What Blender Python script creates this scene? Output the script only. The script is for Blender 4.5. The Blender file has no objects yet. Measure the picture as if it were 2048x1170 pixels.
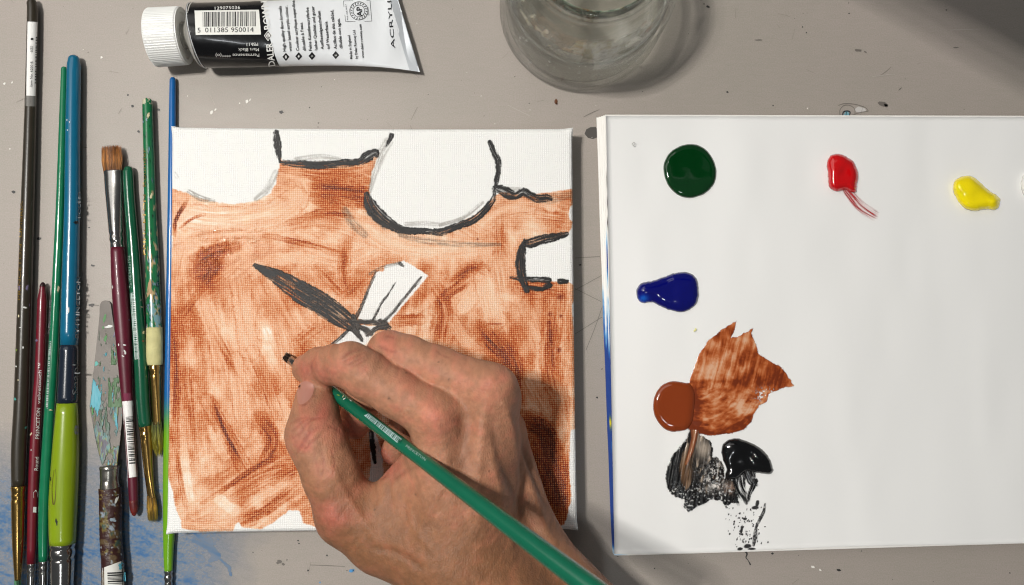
import bpy, bmesh, math, random
import numpy as np
from mathutils import Vector, Matrix
from mathutils.bvhtree import BVHTree

random.seed(7)
RNG = np.random.default_rng(11)
scene = bpy.context.scene
C = scene.collection

# ------------------------------------------------------------------ camera
# a phone about 45 cm above the table, looking almost straight down
F = 1700.0                      # focal length in photo pixels (photo is 2048 wide)
CAM = np.array([0.0, 0.0, 0.45])
NADIR = (975.0, 675.0)
n_cam = Vector(((NADIR[0] - 1024) / F, -(NADIR[1] - 585) / F, -1)).normalized()
ROT = n_cam.rotation_difference(Vector((0, 0, -1)))
RM = np.array(ROT.to_matrix())
cam_d = bpy.data.cameras.new("camera")
cam_d.sensor_width = 36
cam_d.lens = F * 36 / 2048
cam_d.clip_start = 0.01
cam_d.clip_end = 20
cam_d.dof.use_dof = True
cam_d.dof.focus_distance = 0.43
cam_d.dof.aperture_fstop = 11
cam = bpy.data.objects.new("camera", cam_d)
cam.location = CAM
cam.rotation_mode = 'QUATERNION'
cam.rotation_quaternion = ROT
C.objects.link(cam)
scene.camera = cam

# ------------------------------------------------------------------ light
world = bpy.data.worlds.new("World")
scene.world = world
world.use_nodes = True
world.node_tree.nodes["Background"].inputs[0].default_value = (0.93, 0.97, 1.0, 1)
world.node_tree.nodes["Background"].inputs[1].default_value = 0.09
KEY_WATTS = 12.2
KEY_POS = (-0.44, 0.155, 1.10)
pl = bpy.data.lights.new("ceiling_panel", 'AREA')
pl.shape = 'RECTANGLE'
pl.size, pl.size_y = 0.22, 0.10
pl.energy = 2.4
pl.color = (0.95, 0.98, 1.0)
plo = bpy.data.objects.new("ceiling_panel", pl)
plo.location = (0.10, -0.62, 1.75)
plo.rotation_euler = Vector((0.10, -0.62, 1.75)).to_track_quat('Z', 'Y').to_euler()
C.objects.link(plo)
pl2 = bpy.data.lights.new("window_light", 'AREA')
pl2.shape = 'RECTANGLE'
pl2.size, pl2.size_y = 2.4, 1.5
pl2.energy = 13.0
pl2.color = (1.0, 0.97, 0.93)
plo2 = bpy.data.objects.new("window_light", pl2)
plo2.location = (-1.0, 1.3, 1.75)
plo2.rotation_euler = Vector((-1.0, 1.3, 1.75)).to_track_quat('Z', 'Y').to_euler()
C.objects.link(plo2)

vs = scene.view_settings
vs.view_transform = 'Standard'
vs.look = 'None'
vs.exposure = 0.0
vs.gamma = 1.0
scene.cycles.use_denoising = True
scene.cycles.filter_width = 1.15
scene.cycles.max_bounces = 12
scene.cycles.transmission_bounces = 12
scene.cycles.transparent_max_bounces = 16
scene.cycles.sample_clamp_indirect = 4.0

# ------------------------------------------------------------------ helpers
def un(px, py, z=0.0):
    """pixel of the photograph -> point of the place at height z (metres)"""
    px = np.asarray(px, float); py = np.asarray(py, float); z = np.asarray(z, float)
    d = np.stack(np.broadcast_arrays((px - 1024) / F, -(py - 585) / F, -np.ones_like(px)), -1) @ RM.T
    t = (z - CAM[2]) / d[..., 2]
    return CAM + d * t[..., None]

def proj(P):
    q = (np.asarray(P) - CAM) @ RM
    return 1024 + F * q[..., 0] / -q[..., 2], 585 - F * q[..., 1] / -q[..., 2]

def mpp(px, py, z):
    """metres per photo pixel at that point"""
    q = (un(px, py, z) - CAM) @ RM
    return -q[..., 2] / F

def lin(c):
    c = np.asarray(c, float) / 255.0
    return np.where(c <= 0.04045, c / 12.92, ((c + 0.055) / 1.055) ** 2.4)

BASE = {}
def tag(o, label=None, cat=None, group=None, kind=None):
    if label: o['label'] = label
    if cat: o['category'] = cat
    if group: o['group'] = group
    if kind: o['kind'] = kind
    return o

def thing(name, loc, label, cat, group=None):
    o = bpy.data.objects.new(name, None)
    o.empty_display_size = 0.01
    o.location = loc
    C.objects.link(o)
    BASE[o.name] = np.array(loc, float)
    return tag(o, label, cat, group)

def mesh_obj(name, V, faces, mat, parent=None, smooth=True, col=None, attrs=None, base=None):
    V = np.asarray(V, float).reshape(-1, 3)
    b = np.zeros(3)
    if parent is not None:
        b = BASE[parent.name]
    elif base is not None:
        b = np.asarray(base, float)
    me = bpy.data.meshes.new(name)
    if isinstance(faces, np.ndarray):
        n, k = faces.shape
        me.vertices.add(len(V)); me.vertices.foreach_set('co', (V - b).ravel())
        me.loops.add(n * k); me.loops.foreach_set('vertex_index', faces.ravel().astype(np.int32))
        me.polygons.add(n)
        me.polygons.foreach_set('loop_start', np.arange(0, n * k, k, dtype=np.int32))
        me.polygons.foreach_set('loop_total', np.full(n, k, dtype=np.int32))
        me.update(calc_edges=True); me.validate()
    else:
        me.from_pydata((V - b).tolist(), [], faces)
        me.update()
    if col is not None:
        a = me.color_attributes.new('Col', 'FLOAT_COLOR', 'POINT')
        col = np.asarray(col, float)
        if col.shape[1] == 3:
            col = np.concatenate([col, np.ones((len(col), 1))], 1)
        a.data.foreach_set('color', col.ravel())
    for k, v in (attrs or {}).items():
        a = me.attributes.new(k, 'FLOAT', 'POINT')
        a.data.foreach_set('value', np.asarray(v, float).ravel())
    me.polygons.foreach_set('use_smooth', np.full(len(me.polygons), smooth))
    if mat is not None:
        me.materials.append(mat)
    o = bpy.data.objects.new(name, me)
    C.objects.link(o)
    if parent is not None:
        o.parent = parent
    elif base is not None:
        o.location = b
    BASE[o.name] = b
    return o

def world_bvh(o):
    b = BASE[o.name]
    me = o.data
    V = np.empty(len(me.vertices) * 3); me.vertices.foreach_get('co', V)
    V = V.reshape(-1, 3) + b
    return BVHTree.FromPolygons([tuple(v) for v in V], [tuple(p.vertices) for p in me.polygons])

def grid_faces(nu, nv, wrap_v=False):
    i = np.arange(nu - 1)[:, None]
    j = np.arange(nv if wrap_v else nv - 1)[None, :]
    j2 = (j + 1) % nv
    return np.stack(np.broadcast_arrays(i * nv + j, i * nv + j2, (i + 1) * nv + j2, (i + 1) * nv + j), -1).reshape(-1, 4)

# ---- noise
_T = RNG.random((256, 256))
def vnoise(x, y, seed=0):
    x = np.asarray(x, float) + seed * 37.17; y = np.asarray(y, float) + seed * 91.7
    xi = np.floor(x).astype(int); yi = np.floor(y).astype(int)
    fx = x - xi; fy = y - yi
    fx = fx * fx * (3 - 2 * fx); fy = fy * fy * (3 - 2 * fy)
    a = _T[xi & 255, yi & 255]; b = _T[(xi + 1) & 255, yi & 255]
    c = _T[xi & 255, (yi + 1) & 255]; d = _T[(xi + 1) & 255, (yi + 1) & 255]
    return a + (b - a) * fx + (c - a) * fy + (a - b - c + d) * fx * fy
def fbm(x, y, seed=0, oct=4):
    s = 0; a = 0.5; t = 0
    for k in range(oct):
        s = s + a * vnoise(x * 2 ** k, y * 2 ** k, seed + k); t += a; a *= 0.55
    return s / t
def sstep(a, b, x):
    t = np.clip((x - a) / (b - a), 0, 1)
    return t * t * (3 - 2 * t)

def catmull(P, n=6, closed=False):
    P = np.asarray(P, float)
    Q = np.vstack([P[-1], P, P[0], P[1]]) if closed else np.vstack([2 * P[0] - P[1], P, 2 * P[-1] - P[-2]])
    out = []
    for k in range(1, len(Q) - 2):
        p0, p1, p2, p3 = Q[k - 1], Q[k], Q[k + 1], Q[k + 2]
        for t in np.arange(n) / n:
            out.append(0.5 * (2 * p1 + (p2 - p0) * t + (2 * p0 - 5 * p1 + 4 * p2 - p3) * t * t + (3 * p1 - p0 - 3 * p2 + p3) * t ** 3))
    if not closed:
        out.append(P[-1])
    return np.array(out)

def inside(X, Y, poly):
    poly = np.asarray(poly, float)
    r = np.zeros(X.shape, bool)
    x0, y0 = poly[-1]
    for x1, y1 in poly:
        c = ((y1 > Y) != (y0 > Y))
        with np.errstate(divide='ignore', invalid='ignore'):
            r ^= c & (X < (x0 - x1) * (Y - y1) / (y0 - y1) + x1)
        x0, y0 = x1, y1
    return r

def pdist(X, Y, pts):
    """distance, arc length, signed side, interpolated width to a polyline of (x, y, w)"""
    P = np.asarray(pts, float)
    bd = np.full(X.shape, 1e9); bs = np.zeros(X.shape); bl = np.zeros(X.shape); bw = np.ones(X.shape)
    s0 = 0
    for a, b in zip(P[:-1], P[1:]):
        dx, dy = b[0] - a[0], b[1] - a[1]
        L = math.hypot(dx, dy) + 1e-9
        t = np.clip(((X - a[0]) * dx + (Y - a[1]) * dy) / L ** 2, 0, 1)
        ex, ey = X - (a[0] + t * dx), Y - (a[1] + t * dy)
        d = np.hypot(ex, ey)
        m = d < bd
        bd = np.where(m, d, bd); bs = np.where(m, s0 + t * L, bs)
        bl = np.where(m, ((X - a[0]) * -dy + (Y - a[1]) * dx) / L, bl)
        bw = np.where(m, a[2] + t * (b[2] - a[2]), bw)
        s0 += L
    return bd, bs, bl, bw

def poly_sd(X, Y, poly):
    """signed distance to a closed outline, positive inside"""
    P = [(p[0], p[1], 1) for p in poly] + [(poly[0][0], poly[0][1], 1)]
    d = pdist(X, Y, P)[0]
    return np.where(inside(X, Y, poly), d, -d)

def mask_mesh(name, box, step, fn, zfn, mat, parent=None, amin=0.04, lift=0.00006, thick=0.0, base=None):
    """thin skin of paint: fn(X, Y) -> (rgb 0-255, alpha, height 0-1), laid on the surface zfn"""
    x = np.arange(box[0], box[2] + step, step); y = np.arange(box[1], box[3] + step, step)
    X, Y = np.meshgrid(x, y, indexing='ij')
    rgb, al, hh = fn(X, Y)
    al = np.clip(al, 0, 1)
    V = un(X, Y, zfn(X, Y) + lift + thick * hh * np.sqrt(al))
    f = grid_faces(len(x), len(y))[:, ::-1]
    keep = (al.ravel()[f] > amin).any(1)
    f = f[keep]
    if len(f) == 0:
        return None
    u, inv = np.unique(f, return_inverse=True)
    col = np.concatenate([lin(np.broadcast_to(rgb, X.shape + (3,)).reshape(-1, 3)[u]), al.ravel()[u][:, None]], 1)
    return mesh_obj(name, V.reshape(-1, 3)[u], inv.reshape(-1, 4), mat, parent, True, col, base=base)

# ---- materials
class NT:
    def __init__(s, name):
        s.m = bpy.data.materials.new(name); s.m.use_nodes = True
        s.t = s.m.node_tree; s.b = s.t.nodes['Principled BSDF']
    def n(s, typ, **kw):
        nd = s.t.nodes.new(typ)
        for k, v in kw.items():
            if k.startswith('i_'):
                nd.inputs[k[2:].replace('_', ' ')].default_value = v
            else:
                setattr(nd, k, v)
        return nd
    def l(s, a, b):
        s.t.links.new(a, b)
    def set(s, **kw):
        for k, v in kw.items():
            s.b.inputs[k.replace('_', ' ')].default_value = v
    def math(s, op, a, b=None, c=None):
        nd = s.n('ShaderNodeMath', operation=op)
        for i, v in enumerate((a, b, c)):
            if v is None: continue
            if hasattr(v, 'is_linked'): s.l(v, nd.inputs[i])
            else: nd.inputs[i].default_value = v
        return nd.outputs[0]

def M(name, rgb=None, rough=0.4, metal=0.0, attr=False, alpha=False, coat=0.0, sss=0.0, bump=None,
      vary=0.0, vscale=60.0, spec=0.5, trans=0.0, ior=1.5, rvary=0.0, tint2=None):
    k = NT(name)
    k.set(Roughness=rough, Metallic=metal, IOR=ior)
    k.b.inputs['Specular IOR Level'].default_value = spec
    k.b.inputs['Coat Weight'].default_value = coat
    k.b.inputs['Coat Roughness'].default_value = 0.06
    k.b.inputs['Transmission Weight'].default_value = trans
    if sss:
        k.b.inputs['Subsurface Weight'].default_value = sss
        k.b.inputs['Subsurface Radius'].default_value = (1.0, 0.35, 0.18)
        k.b.inputs['Subsurface Scale'].default_value = 0.0022
    tc = k.n('ShaderNodeTexCoord').outputs['Object']
    if attr:
        a = k.n('ShaderNodeVertexColor', layer_name='Col')
        src = a.outputs['Color']
        if alpha: k.l(a.outputs['Alpha'], k.b.inputs['Alpha'])
    else:
        r = k.n('ShaderNodeRGB'); r.outputs[0].default_value = (*lin(rgb), 1); src = r.outputs[0]
    if vary or tint2 is not None or rvary:
        nz = k.n('ShaderNodeTexNoise', i_Scale=vscale, i_Detail=5.0, i_Roughness=0.6)
        k.l(tc, nz.inputs['Vector'])
        if vary or tint2 is not None:
            mx = k.n('ShaderNodeMix', data_type='RGBA')
            f = k.math('MULTIPLY_ADD', nz.outputs[0], 2.2, -0.6)
            f = k.math('MINIMUM', k.math('MAXIMUM', f, 0.0), 1.0)
            k.l(f, mx.inputs['Factor'])
            k.l(src, mx.inputs['A'])
            if tint2 is not None:
                mx.inputs['B'].default_value = (*lin(tint2), 1)
            else:
                m2 = k.n('ShaderNodeMix', data_type='RGBA', blend_type='MULTIPLY')
                m2.inputs['Factor'].default_value = 1
                k.l(src, m2.inputs['A']); m2.inputs['B'].default_value = (1 - vary,) * 3 + (1,)
                k.l(m2.outputs['Result'], mx.inputs['B'])
            src = mx.outputs['Result']
        if rvary:
            k.l(k.math('MULTIPLY_ADD', nz.outputs[0], rvary * 2, rough - rvary), k.b.inputs['Roughness'])
    k.l(src, k.b.inputs['Base Color'])
    if bump:
        nb = k.n('ShaderNodeTexNoise', i_Scale=bump[0], i_Detail=4.0)
        k.l(tc, nb.inputs['Vector'])
        bp = k.n('ShaderNodeBump', i_Strength=bump[1], i_Distance=bump[2])
        k.l(nb.outputs[0], bp.inputs['Height'])
        k.l(bp.outputs[0], k.b.inputs['Normal'])
    return k.m

# ------------------------------------------------------------------ table
def table_material():
    k = NT('table_laminate')
    tc = k.n('ShaderNodeTexCoord').outputs['Object']
    n1 = k.n('ShaderNodeTexNoise', i_Scale=9.0, i_Detail=5.0); k.l(tc, n1.inputs['Vector'])
    n2 = k.n('ShaderNodeTexNoise', i_Scale=1500.0, i_Detail=2.0); k.l(tc, n2.inputs['Vector'])
    mp = k.n('ShaderNodeMapping'); mp.inputs['Scale'].default_value = (18, 90, 1); k.l(tc, mp.inputs[0])
    n3 = k.n('ShaderNodeTexNoise', i_Scale=6.0, i_Detail=6.0); k.l(mp.outputs[0], n3.inputs['Vector'])
    mix = k.n('ShaderNodeMix', data_type='RGBA')
    mix.inputs['A'].default_value = (*lin((144, 141, 129)), 1)
    mix.inputs['B'].default_value = (*lin((164, 152, 146)), 1)
    s = k.math('ADD', k.math('MULTIPLY', n1.outputs[0], 0.7), k.math('MULTIPLY', n3.outputs[0], 0.5))
    s = k.math('ADD', s, k.math('MULTIPLY_ADD', n2.outputs[0], 1.8, -0.95))
    k.l(s, mix.inputs['Factor'])
    k.l(mix.outputs['Result'], k.b.inputs['Base Color'])
    k.l(k.math('MULTIPLY_ADD', n3.outputs[0], 0.25, 0.36), k.b.inputs['Roughness'])
    bp = k.n('ShaderNodeBump', i_Strength=0.12, i_Distance=0.0003)
    k.l(n2.outputs[0], bp.inputs['Height']); k.l(bp.outputs[0], k.b.inputs['Normal'])
    return k.m

tw = un([-600, 2700], [1900, -900], 0)
x0, y0, x1, y1 = tw[0][0], tw[0][1], tw[1][0], tw[1][1]
bm = bmesh.new()
bmesh.ops.create_cube(bm, size=1.0)
for v in bm.verts:
    v.co = ((x0 + x1) / 2 + v.co.x * (x1 - x0), (y0 + y1) / 2 + v.co.y * (y1 - y0), -0.0125 + v.co.z * 0.025)
bmesh.ops.bevel(bm, geom=bm.edges[:], offset=0.002, segments=2, affect='EDGES')
me = bpy.data.meshes.new('table'); bm.to_mesh(me); bm.free()
me.materials.append(table_material())
table = bpy.data.objects.new('table', me); C.objects.link(table)
table['kind'] = 'structure'
BASE['table'] = np.zeros(3)
flat0 = lambda X, Y: np.zeros(np.shape(X))

m_stain = M('thin_dry_paint', attr=True, alpha=True, rough=0.5)
def blue_stain(X, Y):
    a = math.radians(22)
    u = X * math.cos(a) + Y * math.sin(a); v = -X * math.sin(a) + Y * math.cos(a)
    wx = 14 * (fbm(X / 40, Y / 40, 3) - .5)
    st = fbm(u / 26, (v + wx) / 5.0, 5, 5)
    st2 = fbm(u / 70, v / 22, 9, 4)
    # the wash thins out up and to the right
    edge = sstep(810, 1060, Y + 40 * (fbm(X / 60, Y / 60, 21) - .5)) * (1 - sstep(380, 560, X + 0.25 * (Y - 1050) + 60 * (fbm(X / 50, Y / 50, 23) - .5)))
    al = edge * (0.50 + 0.34 * (st2 - .3) + 1.1 * np.clip(st - 0.50, 0, 1) + .5 * np.clip(st2 - .56, 0, 1) + .5 * (fbm(X / 4, Y / 2.5, 27, 2) - .5))
    for pts in ([(385, 1080, 6), (420, 1095, 16), (432, 1112, 22), (420, 1122, 8)], [(395, 1072, 10), (418, 1082, 18), (424, 1095, 10)],
                [(440, 1118, 4), (458, 1135, 9), (462, 1150, 5)], [(2, 1030, 14), (30, 1000, 10), (48, 985, 5)]):
        d, s, l, w = pdist(X, Y, pts)
        m = 1 - sstep(w * .4, w * .55, d + 3 * (fbm(X / 4, Y / 4, 2) - .5))
        al = np.maximum(al, m * (0.40 + .55 * st))
    dark = sstep(.5, 1.0, al)[..., None]
    rgb = np.array([122, 142, 166]) * (1 - dark) + np.array([44, 98, 150]) * dark
    return rgb, np.clip(al, 0, .93), al * 0
mask_mesh('blue_paint_stain', (-30, 800, 560, 1200), 1.5, blue_stain, flat0, m_stain, table, amin=0.03, lift=0.00012)

def speck_mesh(name, items, mat, parent, z=0.00018):
    V, Fc = [], []
    for (px, py, r, asp, ang) in items:
        k = 9; b = len(V)
        for i in range(k):
            t = 2 * math.pi * i / k
            rr = r * random.uniform(.65, 1.2)
            ex, ey = rr * math.cos(t) * asp, rr * math.sin(t)
            V.append(un(px + ex * math.cos(ang) - ey * math.sin(ang), py + ex * math.sin(ang) + ey * math.cos(ang), z))
        Fc.append([b + i for i in range(k)][::-1])
    return mesh_obj(name, V, Fc, mat, parent, False)

m_darkspeck = M('dark_dried_speck', (42, 40, 40), rough=.5)
m_whitespeck = M('white_dried_speck', (225, 222, 215), rough=.5)
m_bluespeck = M('blue_dried_speck', (70, 140, 195), rough=.5)
m_greyspeck = M('grey_dried_smudge', (104, 98, 92), rough=.6)
dk = [(27, 384, 3.2, 1.3, 0), (265, 212, 2.6, 1.2, .3), (277, 263, 2.4, 1.2, 0), (317, 219, 2.4, 1.6, 0), (563, 224, 3.6, 1.2, .2), (256, 190, 2, 1, 0), (619, 215, 1.6, 1, 0),
      (183, 610, 3.5, 2.0, 0), (78, 477, 3, 2.2, 0), (185, 531, 2.2, 2.2, .1), (178, 455, 1.6, 1.5, 0), (596, 1081, 1.7, 1, 0), (598, 1087, 1.8, 1, 0),
      (654, 1111, 1.8, 1, 0), (574, 1120, 1.4, 1, 0), (616, 1141, 2.2, 1, 0), (506, 1105, 1.4, 1, 0), (694, 1141, 1.2, 1, 0), (1545, 1107, 2.2, 1.2, 0), (1678, 1140, 2.6, 1.7, .2),
      (1309, 1137, 1.4, 1, 0), (1723, 1102, 1.2, 1, 0), (2020, 1146, 1.4, 1.3, 0), (1455, 184, 2.2, 1, 0), (1605, 54, 1.6, 1, 0), (1613, 65, 1.6, 1, 0), (1698, 27, 1.6, 1, 0), (1893, 20, 1.6, 1.2, 0),
      (1160, 530, 1.8, 1.6, 0), (1546, 211, 1.6, 1, 0), (1194, 795, 2.2, 1, 0), (1204, 738, 1.4, 1, 0), (1416, 13, 2.6, 1.6, .6), (1408, 8, 1.4, 1, 0), (968, 232, 1, 1, 0), (636, 254, 1.2, 1, 0)]
for _ in range(70):
    dk.append((random.uniform(0, 2048), random.choice([random.uniform(0, 250), random.uniform(0, 250), random.uniform(250, 1170), random.uniform(1080, 1170)]), random.uniform(.4, .95), random.uniform(.8, 1.8), random.uniform(0, 3)))
tag(speck_mesh('dried_dark_specks', dk, m_darkspeck, table), kind='stuff')
wh = [(9, 167, 2.6, 1.2, 0), (24, 165, 2.2, .7, .5), (203, 115, 2.4, 1, .6), (423, 225, 4.2, .7, .5), (431, 219, 3, .6, .5), (494, 203, 4.4, .75, .2), (500, 200, 2.8, .6, .4), (479, 206, 1.6, 1, 0),
      (1626, 1134, 2.6, 1.6, .5), (1615, 217, 1.5, 1, 0), (20, 298, 1.6, 1, 0), (1640, 1140, 2, 1.5, .4)]
for _ in range(22):
    wh.append((random.uniform(0, 1200), random.uniform(0, 320), random.uniform(.5, 1.0), 1.2, random.uniform(0, 3)))
tag(speck_mesh('dried_white_specks', wh, m_whitespeck, table), kind='stuff')
tag(speck_mesh('dried_blue_specks', [(703, 1142, 3.6, 1.3, 0), (707, 1140, 2.2, 1, 0), (640, 1165, 2, 1, 0)], m_bluespeck, table), kind='stuff')
tag(speck_mesh('grey_smudges', [(558, 1124, 4.5, 1.2, 0), (566, 1128, 3, 1.4, .2), (300, 302, 2, 1, 0), (1766, 208, 5, 2.0, .4), (1772, 211, 3, 1.8, .6), (1716, 101, 3, 2.6, .05), (1731, 104, 2, 1.8, .4),
                                (1517, 80, 1.4, 6, 0), (1800, 178, 1.2, 4, -.7), (1912, 95, 1.2, 5, 0), (637, 246, 2, 1, 0)], m_greyspeck, table), kind='stuff')

def stroke_lines(name, lines, mat, parent, z=0.00022):
    """pencil or scratch lines as narrow flat ribbons: lists of (px, py, width px)"""
    V, Fc = [], []
    for L in lines:
        L = catmull(L, 6) if len(L) > 2 else np.array(L, float)
        b = len(V)
        for i, p in enumerate(L):
            a = L[min(i + 1, len(L) - 1)] - L[max(i - 1, 0)]
            nn = np.array([-a[1], a[0]]) / (math.hypot(a[0], a[1]) + 1e-9) * max(p[2], .35) / 2
            V.append(un(p[0] + nn[0], p[1] + nn[1], z)); V.append(un(p[0] - nn[0], p[1] - nn[1], z))
        for i in range(len(L) - 1):
            Fc.append([b + 2 * i, b + 2 * i + 1, b + 2 * i + 3, b + 2 * i + 2])
    return mesh_obj(name, V, Fc, mat, parent, False)

m_pencil = M('pencil_line', (112, 106, 99), rough=.6)
m_scratch = M('pale_scratch', (176, 168, 160), rough=.5)
m_ink = M('dark_ink', (22, 34, 44), rough=.5)
lines = [[(1150, 516, 1), (1200, 513, 1.2)], [(1150, 577, 1), (1202, 603, 1)], [(1150, 580, 1), (1203, 551, 1)], [(1150, 668, 1), (1204, 634, 1)], [(1172, 700, 1), (1190, 655, 1), (1204, 615, 1)],
         [(1167, 234, 1.2), (1185, 225, 1.6), (1199, 219, .8)], [(620, 1130, 1), (650, 1131, 1.6), (690, 1133, 1)], [(180, 610, .8), (198, 611, 1.6)], [(166, 294, .8), (174, 295, 2.2)],
         [(1762, 150, .5), (1772, 143, .8), (1782, 134, .5)], [(820, 250, .6), (830, 275, .6)], [(835, 214, .6), (822, 240, .6)]]
stroke_lines('pencil_lines', lines, m_pencil, table)
stroke_lines('pale_scratches', [[(1745, 153, 1), (1790, 148, 1)], [(250, 70, .8), (257, 57, 1)], [(1900, 60, 1), (1960, 58, .6)], [(205, 480, .8), (215, 500, .8)], [(420, 190, .8), (430, 210, .8)], [(1015, 210, .7), (1060, 232, .7)]], m_scratch, table)
sl = []
for _ in range(46):
    x, y, a, L = random.uniform(0, 2048), random.choice([random.uniform(0, 250), random.uniform(0, 1170)]), random.gauss(0, .9), random.uniform(5, 26)
    sl.append([(x, y, .5), (x + L * math.cos(a), y + L * math.sin(a), .5)])
stroke_lines('fine_scratches', sl, M('fine_table_scratch', (126, 120, 112), rough=.6), table)
# the small eye doodled on the table above the pad
eye = [[(1676, 211, 1.2), (1690, 207, 1.8), (1712, 209, 1.6), (1730, 215, 1.2), (1737, 222, 1)], [(1705, 230, 1), (1720, 225, 1.2), (1737, 222, 1.5)], [(1680, 232, 1.2), (1680, 220, 1.6), (1688, 211, 1.6), (1700, 211, 1.4), (1709, 218, 1.3), (1710, 230, 1.2)]]
stroke_lines('doodled_eye_outline', eye, m_pencil, table)
stroke_lines('doodled_eye_pupil', [[(1685, 231, 2), (1687, 224, 2.6), (1694, 222, 2.6), (1700, 224, 2.4), (1699, 231, 2)], [(1693, 224, 1.2), (1692, 231, 1.2)], [(1643, 232, 2), (1661, 232, 2.4)]], m_ink, table, z=.00026)
speck_mesh('doodled_eye_iris', [(1693, 228, 6, 1, 0)], M('pale_teal_ink', (110, 160, 172), rough=.5), table, z=.0002)
speck_mesh('doodled_eye_white', [(1720, 219, 6, 1.8, .25)], M('chalk_white', (190, 186, 182), rough=.7), table, z=.00016)
speck_mesh('dark_paint_stain', [(1186, 266, 13, 1.2, .2)], M('dark_grey_dried_paint', (70, 66, 62), rough=.5), table, z=.00014)
speck_mesh('brown_paint_drip', [(1112, 203, 3.4, 1.5, 1.3), (1113, 207, 2.4, 1, 0)], M('brown_dried_paint', (96, 52, 18), rough=.4), table, z=.0006)
stroke_lines('ink_drip_line', [[(1490, 1101, 5), (1494, 1108, 3), (1492, 1115, 2), (1497, 1122, 1.5), (1501, 1130, 3)]], m_darkspeck, table)

# ------------------------------------------------------------------ stretched canvas with the painting
ZC = 0.017
def weave_material():
    """primed cotton canvas: colour from the painted layer, woven relief; attribute 'wet' makes paint glossy"""
    k = NT('woven_painted_canvas')
    tc = k.n('ShaderNodeTexCoord').outputs['Object']
    sx = k.n('ShaderNodeSeparateXYZ'); k.l(tc, sx.inputs[0])
    n1 = k.n('ShaderNodeTexNoise', i_Scale=260.0, i_Detail=2.0); k.l(tc, n1.inputs['Vector'])
    n2 = k.n('ShaderNodeTexNoise', i_Scale=900.0, i_Detail=2.0); k.l(tc, n2.inputs['Vector'])
    kk = 2 * math.pi / 0.00108
    wob = k.math('MULTIPLY_ADD', n1.outputs[0], 5.0, -2.5)
    a = k.math('SINE', k.math('ADD', k.math('MULTIPLY', sx.outputs[0], kk), wob))
    b = k.math('SINE', k.math('ADD', k.math('MULTIPLY', sx.outputs[1], kk), wob))
    w = k.math('MULTIPLY', k.math('ADD', a, b), .62)               # plain weave, threads along both edges
    w = k.math('ADD', w, k.math('MULTIPLY_ADD', n2.outputs[0], 2.2, -1.1))
    va = k.n('ShaderNodeVertexColor', layer_name='Col')
    wt = k.n('ShaderNodeAttribute', attribute_name='wet')
    # paint lies thick in the hollows of the weave and thin on its crowns
    amt = k.math('MULTIPLY', va.outputs['Alpha'], .52)
    ga = k.math('MULTIPLY_ADD', k.math('MULTIPLY', w, -1.0), amt, 1.0)
    gm = k.n('ShaderNodeGamma'); k.l(va.outputs['Color'], gm.inputs[0]); k.l(k.math('MAXIMUM', ga, 0.25), gm.inputs[1])
    k.l(gm.outputs[0], k.b.inputs['Base Color'])
    k.l(k.math('MULTIPLY_ADD', wt.outputs['Fac'], -0.54, 0.62), k.b.inputs['Roughness'])
    k.l(k.math('MULTIPLY_ADD', wt.outputs['Fac'], 0.4, 0.25), k.b.inputs['Specular IOR Level'])
    bp = k.n('ShaderNodeBump', i_Strength=0.48, i_Distance=0.0002)
    k.l(w, bp.inputs['Height']); k.l(bp.outputs[0], k.b.inputs['Normal'])
    return k.m
m_canvas = weave_material()

CTL, CTR, CBR, CBL = (345, 255), (1144, 258), (1154, 1058), (334.5, 1066)
NG = 620
uu, vv = np.meshgrid(np.linspace(0, 1, NG), np.linspace(0, 1, NG), indexing='ij')   # u right, v down
def bil(u, v):
    a = [(1 - u) * (1 - v), u * (1 - v), u * v, (1 - u) * v]
    x = sum(w * p[0] for w, p in zip(a, (CTL, CTR, CBR, CBL)))
    y = sum(w * p[1] for w, p in zip(a, (CTL, CTR, CBR, CBL)))
    return x, y
PX, PY = bil(uu, vv)
# stretched cloth: sides bow in a little, folded corners stand out
side = np.minimum(np.minimum(uu, 1 - uu), np.minimum(vv, 1 - vv)) * 203e-3     # metres from the edge
bow = 2.6
PY = PY + bow * np.sin(np.pi * uu) * ((1 - vv) ** 6 - vv ** 6) * .8
PX = PX + bow * np.sin(np.pi * vv) * ((1 - uu) ** 6 - uu ** 6) * .5
corner = np.exp(-((np.minimum(uu, 1 - uu) * 203 / 3.2) ** 2 + (np.minimum(vv, 1 - vv) * 203 / 3.2) ** 2))
PX = PX + corner * np.where(uu > .5, 2.2, -2.2); PY = PY + corner * np.where(vv > .5, 2.6, -2.6)
rr = 0.0019
dd = np.clip(1 - side / rr, 0, 1)
Zc = ZC - rr * (1 - np.sqrt(1 - dd ** 2 * .98)) + 0.0005 * corner - 0.0006 * np.sin(np.pi * uu) * np.sin(np.pi * vv)

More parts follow.
